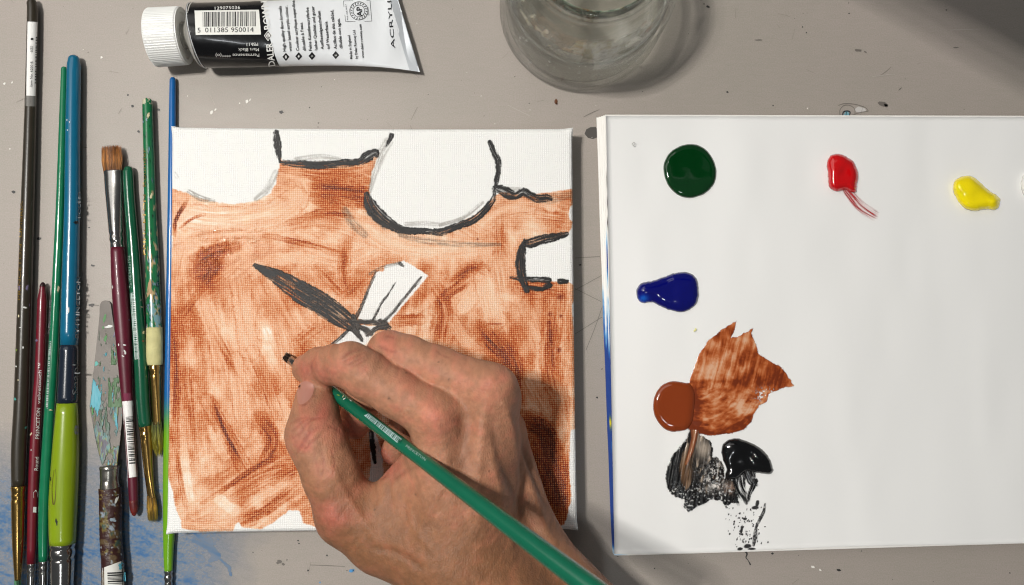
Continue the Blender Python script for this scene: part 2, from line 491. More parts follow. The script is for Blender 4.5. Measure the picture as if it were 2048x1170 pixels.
def wash_layer(X, Y):
    """thickness of the rust wash 0..1.3, from many overlapping brush strokes"""
    T = 0.33 + 0.42 * (fbm(X / 110, Y / 110, 41, 3) - .5)
    # soft hair streaks of a wide brush, each region in its own direction
    wsum = 0; S_ = 0
    for k, (deg, cx, cy, rx, ry) in enumerate([(-28, 430, 460, 150, 110), (18, 720, 430, 240, 90), (82, 400, 720, 90, 230), (64, 560, 720, 110, 180), (-32, 480, 980, 190, 70), (100, 860, 600, 130, 160), (70, 1000, 700, 90, 200), (95, 1110, 780, 60, 300), (10, 1080, 430, 110, 50)]):
        a = math.radians(deg); u = X * math.cos(a) + Y * math.sin(a); v = -X * math.sin(a) + Y * math.cos(a)
        w = np.exp(-(((X - cx) / rx) ** 2 + ((Y - cy) / ry) ** 2) + 1.5 * (fbm(X / 50, Y / 50, 700 + k, 3) - .5)) + 1e-4
        q = .62 * fbm(u / 85, v / 9 + 1.2 * fbm(u / 60, v / 60, 720 + k, 2), 740 + k, 5) + .38 * fbm(u / 130, v / 34, 760 + k, 3)
        S_ = S_ + w * q; wsum = wsum + w
    T = T + .95 * (S_ / wsum - .5) + .5 * (fbm(X / 26, Y / 30, 790, 4) - .5)
    # darker to the lower left, lower right and at the left edge, paler under the hills
    T = T + .14 * np.exp(-(((X - 380) / 60) ** 2 + ((Y - 700) / 170) ** 2)) + .26 * np.exp(-(((X - 1100) / 70) ** 2 + ((Y - 960) / 140) ** 2)) + .16 * np.exp(-(((X - 960) / 110) ** 2 + ((Y - 700) / 90) ** 2))
    T = T + .22 * np.exp(-(((X - 425) / 60) ** 2 + ((Y - 540) / 45) ** 2)) + .20 * np.exp(-(((X - 660) / 60) ** 2 + ((Y - 390) / 40) ** 2)) - .20 * np.exp(-(((X - 500) / 190) ** 2 + ((Y - 435) / 45) ** 2)) - .10 * np.exp(-(((X - 1050) / 100) ** 2 + ((Y - 430) / 40) ** 2)) - .10 * np.exp(-(((X - 820) / 130) ** 2 + ((Y - 490) / 40) ** 2))
    rs = random.Random(5)
    strokes = []
    def direction(x, y):
        if y < 480 and x < 560: return -25 + rs.uniform(-18, 18)
        if y < 480: return 20 + rs.uniform(-30, 30)
        if x < 640 and y > 900: return -30 + rs.uniform(-14, 14)
        if x < 480: return rs.choice([80, 74, 100]) + rs.uniform(-12, 12)
        if x < 700: return rs.choice([62, 68, 20]) + rs.uniform(-14, 14)
        return rs.choice([75, 100, 115]) + rs.uniform(-22, 22)
    for i in range(26):
        x, y = rs.uniform(340, 1150), rs.uniform(330, 1060)
        a = math.radians(direction(x, y)); L = rs.uniform(30, 95)
        c = rs.uniform(-18, 18)
        p = [(x - L * math.cos(a), y - L * math.sin(a)), (x + c, y - c), (x + L * math.cos(a), y + L * math.sin(a))]
        strokes.append((p, rs.uniform(22, 60), rs.choice([.16, .24, .32, .5, .62, .74]), rs.uniform(.2, .45)))
    # strokes that can be made out in the photograph (points, width, thickness, cover)
    strokes += [
        ([(640, 380), (690, 385), (735, 395)], 62, .86, .8), ([(560, 330), (650, 345), (740, 335)], 30, .55, .7), ([(600, 440), (660, 425), (700, 430)], 24, .82, .6),
        ([(590, 350), (600, 400), (560, 430)], 46, .26, .7), ([(350, 430), (450, 440), (540, 430), (590, 400)], 60, .22, .75), ([(360, 480), (440, 470), (520, 470)], 40, .34, .6),
        ([(375, 400), (352, 440), (350, 470)], 9, .95, .7), ([(360, 455), (385, 437), (410, 428)], 6, .9, .6), ([(560, 455), (640, 440), (700, 450)], 30, .5, .6),
        ([(390, 520), (430, 500), (470, 490)], 34, .98, .8), ([(395, 545), (430, 535)], 34, .85, .7), ([(405, 570), (440, 520)], 22, .9, .6), ([(440, 560), (500, 520)], 30, .3, .6),
        ([(530, 470), (620, 490), (690, 510)], 12, .75, .6), ([(520, 520), (620, 515), (680, 525)], 30, .22, .75), ([(600, 500), (690, 520), (760, 500)], 34, .3, .6),
        ([(690, 480), (690, 560), (720, 600)], 28, .72, .6), ([(640, 540), (690, 590)], 30, .6, .5),
        ([(350, 600), (365, 520), (380, 480)], 18, .3, .6), ([(360, 640), (400, 590), (440, 560)], 26, .72, .6), ([(345, 640), (352, 760), (350, 860)], 20, .86, .7),
        ([(400, 580), (440, 700)], 44, .26, .7), ([(480, 560), (500, 700)], 50, .28, .7), ([(430, 660), (470, 740), (500, 800)], 26, .62, .7), ([(370, 720), (385, 860)], 26, .66, .6),
        ([(415, 800), (440, 850), (470, 900), (492, 945)], 34, .60, .7), ([(424, 795), (448, 860), (472, 905), (491, 940)], 8, 1.05, .85), ([(425, 860), (450, 910)], 30, .22, .7), ([(470, 720), (490, 860)], 38, .26, .7),
        ([(520, 840), (545, 880), (530, 920)], 42, .82, .7), ([(560, 800), (575, 840)], 34, .22, .7), ([(505, 700), (530, 760), (555, 830)], 26, .5, .6), ([(550, 640), (570, 700), (580, 800)], 40, .34, .6),
        ([(405, 1005), (460, 970), (520, 930), (580, 905)], 12, .92, .7), ([(470, 985), (540, 950), (600, 930)], 44, .62, .6), ([(470, 1050), (530, 1020), (590, 975)], 34, .74, .7), ([(560, 950), (600, 930)], 30, .8, .6),
        ([(365, 880), (375, 960), (385, 1030)], 20, .04, .8), ([(440, 1000), (468, 1020)], 30, .05, .8), ([(360, 1045), (420, 1050), (480, 1035)], 22, .3, .7), ([(350, 880), (362, 960), (372, 1010)], 10, .55, .7),
        ([(800, 490), (900, 500), (1000, 490)], 40, .22, .8), ([(720, 450), (780, 490), (860, 505)], 34, .2, .7), ([(960, 450), (1010, 420), (1060, 410)], 40, .34, .6), ([(1000, 520), (1000, 440)], 34, .62, .5), ([(1080, 430), (1135, 440)], 34, .58, .6),
        ([(880, 420), (960, 470)], 30, .36, .5), ([(860, 560), (890, 620), (880, 690)], 60, .7, .6), ([(905, 560), (945, 535), (975, 545)], 30, .86, .7), ([(880, 600), (935, 560)], 22, .82, .5), ([(945, 545), (965, 600), (975, 640)], 10, .75, .6),
        ([(930, 610), (950, 580)], 40, .22, .7), ([(970, 560), (990, 640)], 54, .20, .85), ([(1000, 520), (1010, 600)], 40, .3, .7), ([(965, 648), (1010, 648)], 4, .8, .7), ([(1000, 590), (1035, 600)], 16, .2, .6),
        ([(960, 660), (1000, 700), (1040, 740)], 46, .92, .8), ([(985, 650), (1030, 720), (1045, 800)], 30, .8, .7), ([(905, 640), (930, 680), (960, 690)], 30, .3, .6), ([(1055, 620), (1080, 700), (1070, 780)], 22, .3, .7),
        ([(1040, 570), (1110, 580)], 50, .72, .7), ([(1110, 600), (1100, 720), (1120, 800)], 46, .68, .7), ([(1098, 630), (1100, 690), (1105, 740)], 12, .98, .6), ([(1135, 600), (1140, 700)], 12, .6, .7),
        ([(1055, 845), (1090, 870), (1100, 930)], 60, .98, .85), ([(1080, 880), (1110, 960), (1120, 1030)], 60, 1.0, .85), ([(1120, 780), (1130, 860)], 30, .42, .6), ([(1140, 880), (1142, 1000)], 10, .5, .6), ([(1060, 760), (1090, 820)], 40, .4, .6),
        ([(820, 640), (860, 600), (880, 580)], 20, .3, .6), ([(790, 640), (840, 640)], 24, .62, .6), ([(690, 590), (730, 560)], 20, .66, .5), ([(600, 650), (660, 690)], 40, .34, .6), ([(590, 690), (640, 650)], 22, .55, .4),
    ]
    for k, (p, w, th, cov) in enumerate(strokes):
        q = catmull([(a[0], a[1], w) for a in p], 5) if len(p) > 2 else np.array([(a[0], a[1], w) for a in p], float)
        x0, y0 = q[:, 0].min() - w, q[:, 1].min() - w; x1, y1 = q[:, 0].max() + w, q[:, 1].max() + w
        sel = np.nonzero((X > x0) & (X < x1) & (Y > y0) & (Y < y1))
        if len(sel[0]) == 0: continue
        xs, ys = X[sel], Y[sel]
        d, s, l, ww = pdist(xs, ys, q)
        tot = np.hypot(*np.diff(q[:, :2], axis=0).T).sum()
        rag = (fbm(xs / 7, ys / 7, k) - .5) * w * .28
        m = 1 - sstep(.10 if (w > 25 and th > .6) else (.26 if k % 3 else .40), .56, (d + rag * 1.4) / w)
        hair = fbm(l / 3.2 + 100, s / 55, 60 + k, 4) - .5
        m = m * np.clip(.90 + 1.5 * hair * (.4 + s / tot), 0, 1) * np.clip(np.minimum(s + w * .3, tot * 1.02 - s + w * .25) / (tot * .35), .25, 1)
        listed = k >= 26
        cov = min(1.0, cov * 1.3) if listed else cov * .8
        if listed: th = max(.03, .40 + (th - .42) * 1.2)
        tt = th + (.9 * hair) * min(1, .4 + th)
        rim = np.exp(-((np.abs(d + rag) / w - .43) / .035) ** 2) * (.16 if k % 3 == 0 else .05)
        T[sel] = T[sel] * (1 - cov * m) + cov * m * tt + rim * cov
    T = T + 0.30 * np.clip(fbm(X / 30, Y / 30, 71) - .60, 0, 1)
    return np.clip(T, 0, 1.35)

# unpainted areas, as outlines
white_polys = [
    [(330, 240), (560, 240), (561, 322), (556, 345), (552, 368), (540, 388), (512, 402), (470, 409), (440, 406), (400, 398), (375, 386), (345, 378), (320, 378)],
    [(556, 240), (790, 240), (786, 275), (756, 312), (740, 318), (700, 322), (600, 326), (562, 321)],
    [(770, 240), (1170, 240), (1170, 380), (1142, 379), (1100, 384), (1060, 392), (1000, 384), (990, 392), (955, 428), (900, 455), (850, 466), (800, 458), (762, 428), (738, 392), (742, 350), (760, 300)],
    [(1047, 495), (1070, 487), (1110, 478), (1136, 465), (1143, 455), (1148, 440), (1170, 440), (1170, 572), (1148, 572), (1138, 564), (1100, 563), (1050, 562)],
    [(722, 615), (738, 575), (752, 543), (768, 541), (770, 530), (800, 524), (808, 521), (838, 538), (857, 552), (820, 596), (778, 644), (745, 648), (716, 638)],
    [(664, 690), (690, 664), (712, 648), (742, 652), (762, 650), (730, 690), (690, 700)],
    [(738, 866), (750, 860), (765, 905), (768, 960), (730, 1000), (742, 930)],
    [(330, 930), (346, 985), (353, 1022), (362, 1040), (364, 1056), (400, 1063), (466, 1062), (470, 1050), (478, 1044), (484, 1054), (520, 1058), (545, 1046), (580, 1019), (600, 1022), (606, 1046), (640, 1056), (660, 1090), (320, 1090)],
    [(1141, 860), (1138, 930), (1142, 1000), (1134, 1030), (1128, 1048), (1100, 1058), (1100, 1080), (1180, 1080), (1180, 850)],
    [(1143, 610), (1150, 600), (1165, 640), (1165, 680), (1150, 680), (1146, 650)], [(1139, 415), (1150, 405), (1165, 420), (1165, 450), (1140, 440), (1136, 428)],
    [(330, 470), (346, 472), (344, 520), (336, 560), (325, 560)],
]
black_strokes = [
    [[(552, 264, 9), (555, 288, 13), (557, 305, 9), (560, 323, 4)]],
    [[(566, 325, 9), (600, 328, 13), (640, 330, 15), (690, 326, 13), (718, 323, 12), (735, 313, 19), (750, 306, 15), (754, 312, 7)]],
    [[(783, 271, 9), (780, 278, 8), (773, 292, 3)]],
    [[(733, 388, 8), (737, 402, 18), (746, 418, 24), (763, 436, 23), (785, 452, 17), (810, 461, 13), (845, 462, 11), (865, 463, 10), (880, 464, 13), (905, 456, 12), (930, 447, 13), (945, 441, 13), (962, 428, 13), (978, 411, 12), (986, 398, 8), (990, 378, 4)]],
    [[(979, 284, 7), (986, 300, 10), (995, 320, 11), (997, 340, 9), (993, 360, 8), (990, 374, 4)]],
    [[(990, 376, 10), (1003, 380, 17), (1018, 388, 18), (1032, 391, 14), (1046, 384, 14), (1058, 390, 15), (1075, 397, 14), (1092, 396, 13), (1100, 398, 10)]],
    [[(1051, 487, 12), (1062, 486, 17), (1085, 479, 16), (1110, 474, 14), (1134, 468, 7)]],
    [[(1049, 480, 6), (1043, 505, 15), (1041, 530, 18), (1046, 560, 14), (1054, 581, 10)], [(1022, 555, 4), (1050, 558, 9), (1098, 560, 10)], [(1052, 574, 9), (1080, 578, 8), (1100, 570, 10)], [(1120, 562, 10), (1134, 563, 7)]],
    [[(508, 530, 5), (530, 541, 18), (560, 557, 30), (600, 583, 42), (640, 606, 43), (675, 630, 40), (700, 648, 28), (712, 658, 14)]],
    [[(706, 632, 9), (712, 650, 12), (716, 664, 8)], [(708, 643, 9), (745, 645, 10), (768, 648, 12)], [(716, 652, 9), (738, 664, 12), (742, 668, 8)], [(762, 646, 16), (770, 652, 18), (776, 656, 12)], [(735, 670, 7), (755, 656, 10), (772, 652, 12)], [(704, 655, 12), (715, 668, 10), (724, 680, 6)]],
    [[(752, 543, 4), (738, 575, 5), (722, 615, 6), (712, 634, 8)], [(842, 556, 6), (815, 588, 5), (785, 625, 6), (765, 645, 7)], [(800, 527, 8), (807, 532, 3)]],
    [[(790, 566, 2), (775, 590, 4), (760, 610, 5), (746, 640, 6)]],
    [[(700, 657, 6), (680, 676, 6), (660, 692, 5)]],
    [[(742, 860, 8), (745, 890, 10), (750, 925, 6)]],
]
grey_strokes = [([(378, 383, 10), (400, 396, 14), (428, 402, 8)], .5), ([(552, 345, 14), (535, 378, 16), (512, 398, 12)], .32), ([(776, 284, 22), (762, 310, 22), (748, 350, 16), (738, 388, 8)], .34), ([(592, 318, 10), (640, 313, 12), (680, 317, 7)], .3),
                ([(690, 420, 16), (704, 445, 22), (730, 470, 16)], .42), ([(800, 470, 10), (850, 482, 14), (930, 489, 12), (1000, 489, 8)], .42), ([(735, 415, 26), (770, 452, 20)], .35), ([(880, 450, 9), (925, 436, 9), (965, 405, 8)], .4), ([(812, 448, 10), (850, 447, 12), (880, 449, 9)], .28),
                ([(1098, 398, 24), (1142, 390, 16)], .35), ([(740, 548, 8), (765, 535, 8), (798, 526, 8)], .5), ([(552, 560, 10), (600, 575, 10), (660, 605, 12), (700, 630, 8)], .55), ([(350, 345, 5), (354, 354, 9)], .22), ([(1000, 377, 8), (1040, 378, 9)], .3)]

def canvas_colour(X, Y):
    T = wash_layer(X, Y)
    wob = (fbm(X / 6, Y / 6, 81) - .5) * 7 + (fbm(X / 2.4, Y / 2.4, 83) - .5) * 3
    cover = np.ones(X.shape)
    for p in white_polys:
        x = np.array(p)
        sel = np.nonzero((X > x[:, 0].min() - 12) & (X < x[:, 0].max() + 12) & (Y > x[:, 1].min() - 12) & (Y < x[:, 1].max() + 12))
        sd = poly_sd(X[sel], Y[sel], p) + wob[sel] * .6
        cover[sel] *= 1 - sstep(-1.2, 1.6, sd)
    # dark rims where the wash ran to a stop
    T = np.where(cover > .02, T, 0)
    stops = np.array([0, .10, .28, .45, .62, .80, 1.0, 1.35])
    cols = np.array([(240, 228, 212), (233, 201, 172), (227, 175, 139), (207, 138, 95), (184, 96, 46), (160, 70, 22), (126, 46, 12), (90, 31, 9)], float)
    rgb = np.stack([np.interp(T, stops, cols[:, i]) for i in range(3)], -1)
    white = np.array([235, 235, 232.0])
    c = cover[..., None]
    rgb = rgb * c + white * (1 - c)
    g_a = np.zeros(X.shape)
    for k, (pts, al) in enumerate(grey_strokes):
        q = catmull(pts, 5) if len(pts) > 2 else np.array(pts, float)
        sel = np.nonzero((X > q[:, 0].min() - 30) & (X < q[:, 0].max() + 30) & (Y > q[:, 1].min() - 30) & (Y < q[:, 1].max() + 30))
        xs, ys = X[sel], Y[sel]
        d, s, l, w = pdist(xs, ys, q)
        hair = fbm(l / 2 + 50, s / 25, 130 + k, 3)
        tex = fbm(xs / 2.2, ys / 2.2, 140 + k, 2)
        m = (1 - sstep(.30, .55, d / w + .2 * (hair - .5))) * np.clip(2.2 * hair - .45 + .8 * (tex - .5), 0, 1)
        g_a[sel] = np.maximum(g_a[sel], al * m)
    rgb = rgb * (1 - g_a[..., None]) + np.array([72, 64, 56]) * g_a[..., None]
    amt = np.clip(cover * (.35 + .8 * T), 0, 1)
    return rgb, amt, T * cover

rgbC, amtC, TC = canvas_colour(PX, PY)
wetC = np.clip(2.6 * (fbm(PX / 26, PY / 26, 91) - .34) * 3 * sstep(.08, .5, TC) * np.exp(-(((PX - 440) / 105) ** 2 + ((PY - 470) / 60) ** 2)) + .25 * sstep(.5, 1, TC), 0, 1)
# small spots of pigment
for (x, y, r) in [(1121, 594, 8), (1100, 628, 5), (1122, 632, 4), (1098, 645, 5), (935, 452, 3), (888, 590, 3), (1118, 700, 6), (914, 565, 3), (955, 478, 3)]:
    m = np.clip(1.25 - np.hypot(PX - x, PY - y) / r, 0, 1)[..., None]
    rgbC = rgbC * (1 - m * .75) + np.array([120, 42, 14]) * m * .75

canvas = thing('stretched_canvas', un(744, 660, 0), 'square stretched canvas with a half finished rust brown painting under the hand', 'canvas')
colC = np.concatenate([lin(rgbC).reshape(-1, 3), amtC.reshape(-1, 1)], 1)
Zc = Zc + wetC * .0007 * (fbm(PX / 5.0, PY / 5.0, 95, 2) - .5)
Vc = un(PX, PY, Zc)
face_o = mesh_obj('painted_face', Vc.reshape(-1, 3), grid_faces(NG, NG), m_canvas, canvas, True, colC, {'wet': wetC})
# turned-down sides
m_side = M('primed_canvas_side', (232, 230, 225), rough=.65, bump=(1600, .3, .0002))
loop = np.concatenate([Vc[:, 0], Vc[-1, 1:], Vc[-2::-1, -1], Vc[0, -2:0:-1]])
step = loop[::5]
cen = loop.mean(0)
V = []
for zz, k in ((None, 1), (0.0095, .9995), (0.0006, .999)):
    q = step.copy()
    q[:, :2] = cen[:2] + (q[:, :2] - cen[:2]) * k
    if zz is not None: q[:, 2] = zz
    V.append(q)
mesh_obj('canvas_side', np.concatenate(V), grid_faces(3, len(step), True)[:, ::-1], m_side, canvas)
V = []
m_wood = M('pine_stretcher', (190, 150, 105), rough=.6)

m_black = M('black_acrylic_stroke', attr=True, alpha=True, rough=.5, bump=(1300, .7, .0003), spec=.35)
def canvas_z(X, Y):
    return np.full(np.shape(X), ZC) - 0.0006 * np.sin(np.pi * np.clip((X - 340) / 808, 0, 1)) * np.sin(np.pi * np.clip((Y - 256) / 805, 0, 1))
for k, group in enumerate(black_strokes):
    group = [[(x, y, w * (1.14 if k < 8 else 1.04)) for x, y, w in g] for g in group]
    allp = np.vstack([np.array(g, float) for g in group])
    bx = (allp[:, 0].min() - 26, allp[:, 1].min() - 26, allp[:, 0].max() + 26, allp[:, 1].max() + 26)
    thin = k in (10, 11, 12)
    def fn(X, Y, group=group, k=k, thin=thin):
        al = np.zeros(X.shape); h = np.zeros(X.shape); tone = np.zeros(X.shape)
        for j, g in enumerate(group):
            q = catmull(g, 6) if len(g) > 2 else np.array(g, float)
            d, s, l, w = pdist(X, Y, q)
            hair = fbm(l / 1.8 + 70, s / 30, 160 + 7 * k + j, 3)
            tex = fbm(X / 3.2, Y / 3.2, 170 + k, 3)
            rag = (fbm(X / 5, Y / 5, 180 + k) - .5) * 3.6 + (tex - .5) * 2
            m = 1 - sstep(-.9, .9, d + rag * min(1, .55 + w.mean() / 30) - w / 2)
            dry = np.clip(1.3 - 1.5 * np.clip(hair - .50, 0, 1) * 3 * (.4 + 1.2 * tex), .1, 1)
            if thin: m = m * (.35 + .9 * tex)
            al = np.maximum(al, m * dry); h = np.maximum(h, m * (.4 + .9 * hair)); tone = np.where(m > .3, hair, tone)
        lo, hi = (np.array([34, 30, 27]), np.array([84, 76, 68])) if k in (9, 10, 11, 12) else (np.array([10, 9, 9]), np.array([40, 37, 36]))
        t = sstep(.35, .75, tone)[..., None]
        return lo * (1 - t) + hi * t, np.clip(al * .96, 0, 1), h
    mask_mesh('painted_stroke', bx, 1.1, fn, canvas_z, m_black, canvas, amin=.06, lift=.00012, thick=.00022)

# ------------------------------------------------------------------ paper pad used as a palette
def pad_z(X, Y):
    X = np.asarray(X, float); Y = np.asarray(Y, float)
    return 0.0084 + 0.0020 * (fbm(X / 170, Y / 300, 200, 2) - .5) + 0.0015 * (fbm(X / 80, Y / 320, 203, 2) - .5)
m_paper = M('palette_paper', (231, 231, 229), rough=.6, bump=(700, .10, .0003), spec=.35)
m_pages = M('page_edges', attr=True, rough=.7)
pad = thing('paper_palette_pad', un(1640, 660, 0), 'white paper pad serving as a paint palette, left page edges smeared blue', 'palette pad')
def pad_edge(v, off):
    """left edge of a page at v (0 top, 1 bottom)"""
    return 1212 + 17 * v - off * (1 - v) ** .8 * 15 - off * 4, 232 + v * 876
nx, ny = 90, 90
U, Vv = np.meshgrid(np.linspace(0, 1, nx), np.linspace(0, 1, ny), indexing='ij')
lx, ly = pad_edge(Vv, 0)
RX, RYT, RYB = 2160.0, 234.5, 1081.0
SX = lx + (RX - lx) * U
SY = ly + ((RYT + (RYB - RYT) * Vv) - ly) * U + 1.5 * np.sin(3.1 * U * 3) * (Vv > .98)
V = un(SX, SY, pad_z(SX, SY))
P2 = V.copy(); P2[..., 2] -= 0.00025
f = grid_faces(nx, ny)
N = nx * ny
rim = np.concatenate([np.arange(0, N, ny), (nx - 1) * ny + np.arange(1, ny), np.arange(N - 1 - ny, -1, -ny), np.arange(ny - 2, 0, -1)])
rn = np.roll(rim, -1)
mesh_obj('top_sheet', np.concatenate([V.reshape(-1, 3), P2.reshape(-1, 3)]), np.concatenate([f, f[:, ::-1] + N, np.stack([rim, rim + N, rn + N, rn], 1)]), m_paper, pad)
bluecols = np.array([(238, 236, 231), (150, 190, 220), (40, 110, 180), (16, 60, 140)], float)
for j, (off, zt, zb) in enumerate([(1.0, .0012, .0003), (.78, .0022, .0014), (.5, .0034, .0024), (.28, .0045, .0036), (.10, .0056, .0047)]):
    n = 240
    v = np.linspace(0, 1, n)
    ex, ey = pad_edge(v, off)
    ex = ex + .8 * (fbm(v * 9, v * 0 + j, 210 + j) - .5) * 2
    rows = []
    y2 = ey + (v * (RYB - RYT) + RYT - ey)
    for (xx, yy, zz) in ((np.full(n, 2150.0), y2, zb), (ex, ey, zb), (ex - .3, ey, (zb + zt) / 2), (ex, ey, zt), (ex + 4, ey, zt), (ex + 9, ey, zt), (ex + 30, ey, zt), (np.full(n, 2150.0), y2, zt)):
        rows.append(un(xx, yy + (1.4 * j - 3) * (v - .5) * 2, zz))
    V = np.stack(rows)
    # blue painted over the lower part of the page edges, a yellow dab and dark dots
    amount = sstep(.36 + .06 * j % .1, .62, v + .22 * (fbm(v * 14, v * 0, 220 + j) - .5)) * (.45 + .9 * fbm(v * 30, v * 0 + 3, 230 + j))
    if j == 3: amount = np.maximum(amount, .8 * np.exp(-((v - .33) / .04) ** 2))
    amount = np.clip(amount * 1.5 * (1.05 if j % 2 == 0 else .85), 0, 1)
    amount *= 1 - sstep(.975, .995, v) * .8
    c1 = np.stack([np.interp(amount, [0, .3, .7, 1], bluecols[:, i]) for i in range(3)], -1)
    yel = (np.exp(-((v - .70) / .012) ** 2) * (j in (2, 3)))[:, None]
    c1 = c1 * (1 - yel) + np.array([222, 206, 20]) * yel
    if j == 4:
        dk_ = (np.exp(-((v - .20) / .012) ** 2) + np.exp(-((v - .245) / .01) ** 2) + .7 * np.exp(-((v - .15) / .02) ** 2))[:, None].clip(0, 1) * .8
        c1 = c1 * (1 - dk_) + np.array([50, 46, 44]) * dk_
    plain = np.broadcast_to(bluecols[0], c1.shape)
    half = c1 * .6 + plain * .4
    col = np.stack([plain, c1, c1, c1, c1, c1 if j > 1 else half, plain, plain])
    mesh_obj('page', V.reshape(-1, 3), grid_faces(8, n)[:, ::-1], m_pages, pad, False, lin(col).reshape(-1, 3))
stroke_lines('page_mark', [[(1268, 284, 1), (1264, 288, 1), (1267, 291, 1), (1270, 288, 1), (1268, 284, 1)]], M('faint_grey_mark', (168, 166, 162)), pad, z=.0102)
speck_mesh('yellow_fleck', [(1391, 659, 3.4, .6, .3), (1388, 662, 2, .7, 0)], M('pale_yellow_stain', (232, 228, 150), rough=.6), pad, z=.0102)

# ---- paint squeezed on the pad
def dab(name, label, outline, H, edge, colour, rough=.12, seed=0, bumps=(), n=5, colfn=None, group='wet paint dabs on the palette pad', centre=None, flat=2.0, flat_top=False):
    O = catmull(outline, 8, True)
    O = O + (.6 if flat_top else 1.6) * (np.stack([vnoise(O[:, 0] / 5, O[:, 1] / 5, seed + 620), vnoise(O[:, 0] / 5, O[:, 1] / 5, seed + 630)], 1) - .5)
    c = np.array(centre) if centre else O.mean(0)
    k = len(O)
    ss = np.concatenate([[0.0], np.linspace(.08, .80, 16), 1 - (1 - np.linspace(.82, 1, 12)) ** 1.0])
    ring = []
    for s in ss:
        ring.append(c + (O - c) * s)
    R = np.stack(ring)                                         # rings x k x 2
    d = np.abs(pdist(R[..., 0], R[..., 1], [(p[0], p[1], 1) for p in np.vstack([O, O[:1]])])[0])
    d[-1] = 0
    t = np.clip(d / edge, 0, 1)
    h = H * (1 - (1 - t) ** flat) ** (1 / flat)
    h = h * (1 + (.10 if flat_top else .34) * (fbm(R[..., 0] / 22, R[..., 1] / 22, seed + 600, 1) - .5))
    for (bx, by, br, bh) in bumps:
        h = h + bh * np.exp(-(((R[..., 0] - bx) / br) ** 2 + ((R[..., 1] - by) / br) ** 2)) * t
    V = un(R[..., 0], R[..., 1], pad_z(R[..., 0], R[..., 1]) + .0001 + h)
    base = un(c[0], c[1], .0084)
    cols = np.broadcast_to(np.array(colour, float), R.shape[:2] + (3,))
    if colfn: cols = colfn(R[..., 0], R[..., 1], cols)
    m = M(name + '_wet', attr=True, rough=rough, coat=.6, spec=.5)
    o = mesh_obj(name, V.reshape(-1, 3), grid_faces(len(ss), k, True), m, None, True, lin(cols).reshape(-1, 3), base=base)
    return tag(o, label, 'paint', group)

m_smear = M('smeared_wet_paint', attr=True, alpha=True, rough=.22, coat=.3)
dab('paint_dab', 'round glossy puddle of dark green paint on the pad', [(1380 + 53 * math.cos(a) + 1.5 * math.sin(3 * a), 342 + 54 * math.sin(a)) for a in np.linspace(0, 2 * math.pi, 14)[:-1]], .0022, 12, (3, 50, 18), seed=1, rough=.08, flat_top=True)

def z1(x, y, s=2.658, ox=1600, oy=200): return (ox + x / s, oy + y / s)
red = dab('paint_dab', 'bright red paint dab with a dry smear trailing down to the right', [z1(*p) for p in [(146, 320), (168, 293), (198, 285), (240, 296), (287, 330), (311, 390), (306, 440), (300, 487), (272, 490), (242, 478), (205, 488), (175, 480), (151, 455), (149, 400), (143, 350)]],
    .0042, 16, (196, 8, 14), seed=2, bumps=[(1678, 338, 10, .0008)])
def red_smear(X, Y):
    q = catmull([(1690, 376, 14), (1701, 390, 19), (1722, 413, 22), (1752, 432, 22), (1768, 436, 16)], 6)
    d, s, l, w = pdist(X, Y, q)
    hair = fbm(l / 1.6 + 20, s / 40, 301, 3)
    m = (1 - sstep(.38, .56, d / w + .25 * (hair - .5)))
    al = m * np.clip(.95 - s / 130 + 3.4 * (hair - .52), .10, 1)
    al *= 1 - sstep(78, 92, s)
    return np.array([184, 30, 36]), al * .8, hair
mask_mesh('dry_smear', (1675, 368, 1785, 452), .9, red_smear, pad_z, m_smear, red, lift=.00012, thick=.0001)
dab('paint_dab', 'bright yellow paint dab with a pinched tail at its right end', [z1(*p) for p in [(812, 462), (830, 422), (880, 402), (922, 408), (962, 438), (1012, 485), (1058, 515), (1066, 542), (1056, 572), (1028, 583), (985, 580), (940, 589), (890, 582), (850, 550), (822, 505)]],
    .0050, 19, (244, 222, 4), seed=3, bumps=[(1990, 400, 8, .0010), (1984, 392, 5, -.0012), (1940, 385, 14, .0006)])
def bluecol(X, Y, c):
    m = (np.exp(-(((X - 1287) / 10) ** 2 + ((Y - 597) / 8) ** 2)) * 1.1).clip(0, 1)[..., None]
    return c * (1 - m) + np.array([20, 84, 180]) * m
dab('paint_dab', 'deep ultramarine blue paint dab with a narrow left tail', [(1398, 580), (1393, 556), (1375, 545), (1350, 546), (1322, 556), (1302, 562), (1283, 566), (1273, 581), (1276, 598), (1284, 606), (1305, 605), (1325, 615), (1345, 622), (1366, 624), (1386, 615), (1396, 600)],
    .0038, 22, (3, 7, 100), seed=4, bumps=[(1360, 584, 18, .0008)], colfn=bluecol, centre=(1345, 585))
dab('paint_dab', 'white paint dab cut off by the right edge of the photo', [(2042, 372), (2046, 352), (2062, 340), (2082, 350), (2088, 374), (2078, 394), (2058, 398), (2047, 390)], .004, 14, (236, 234, 228), seed=5)

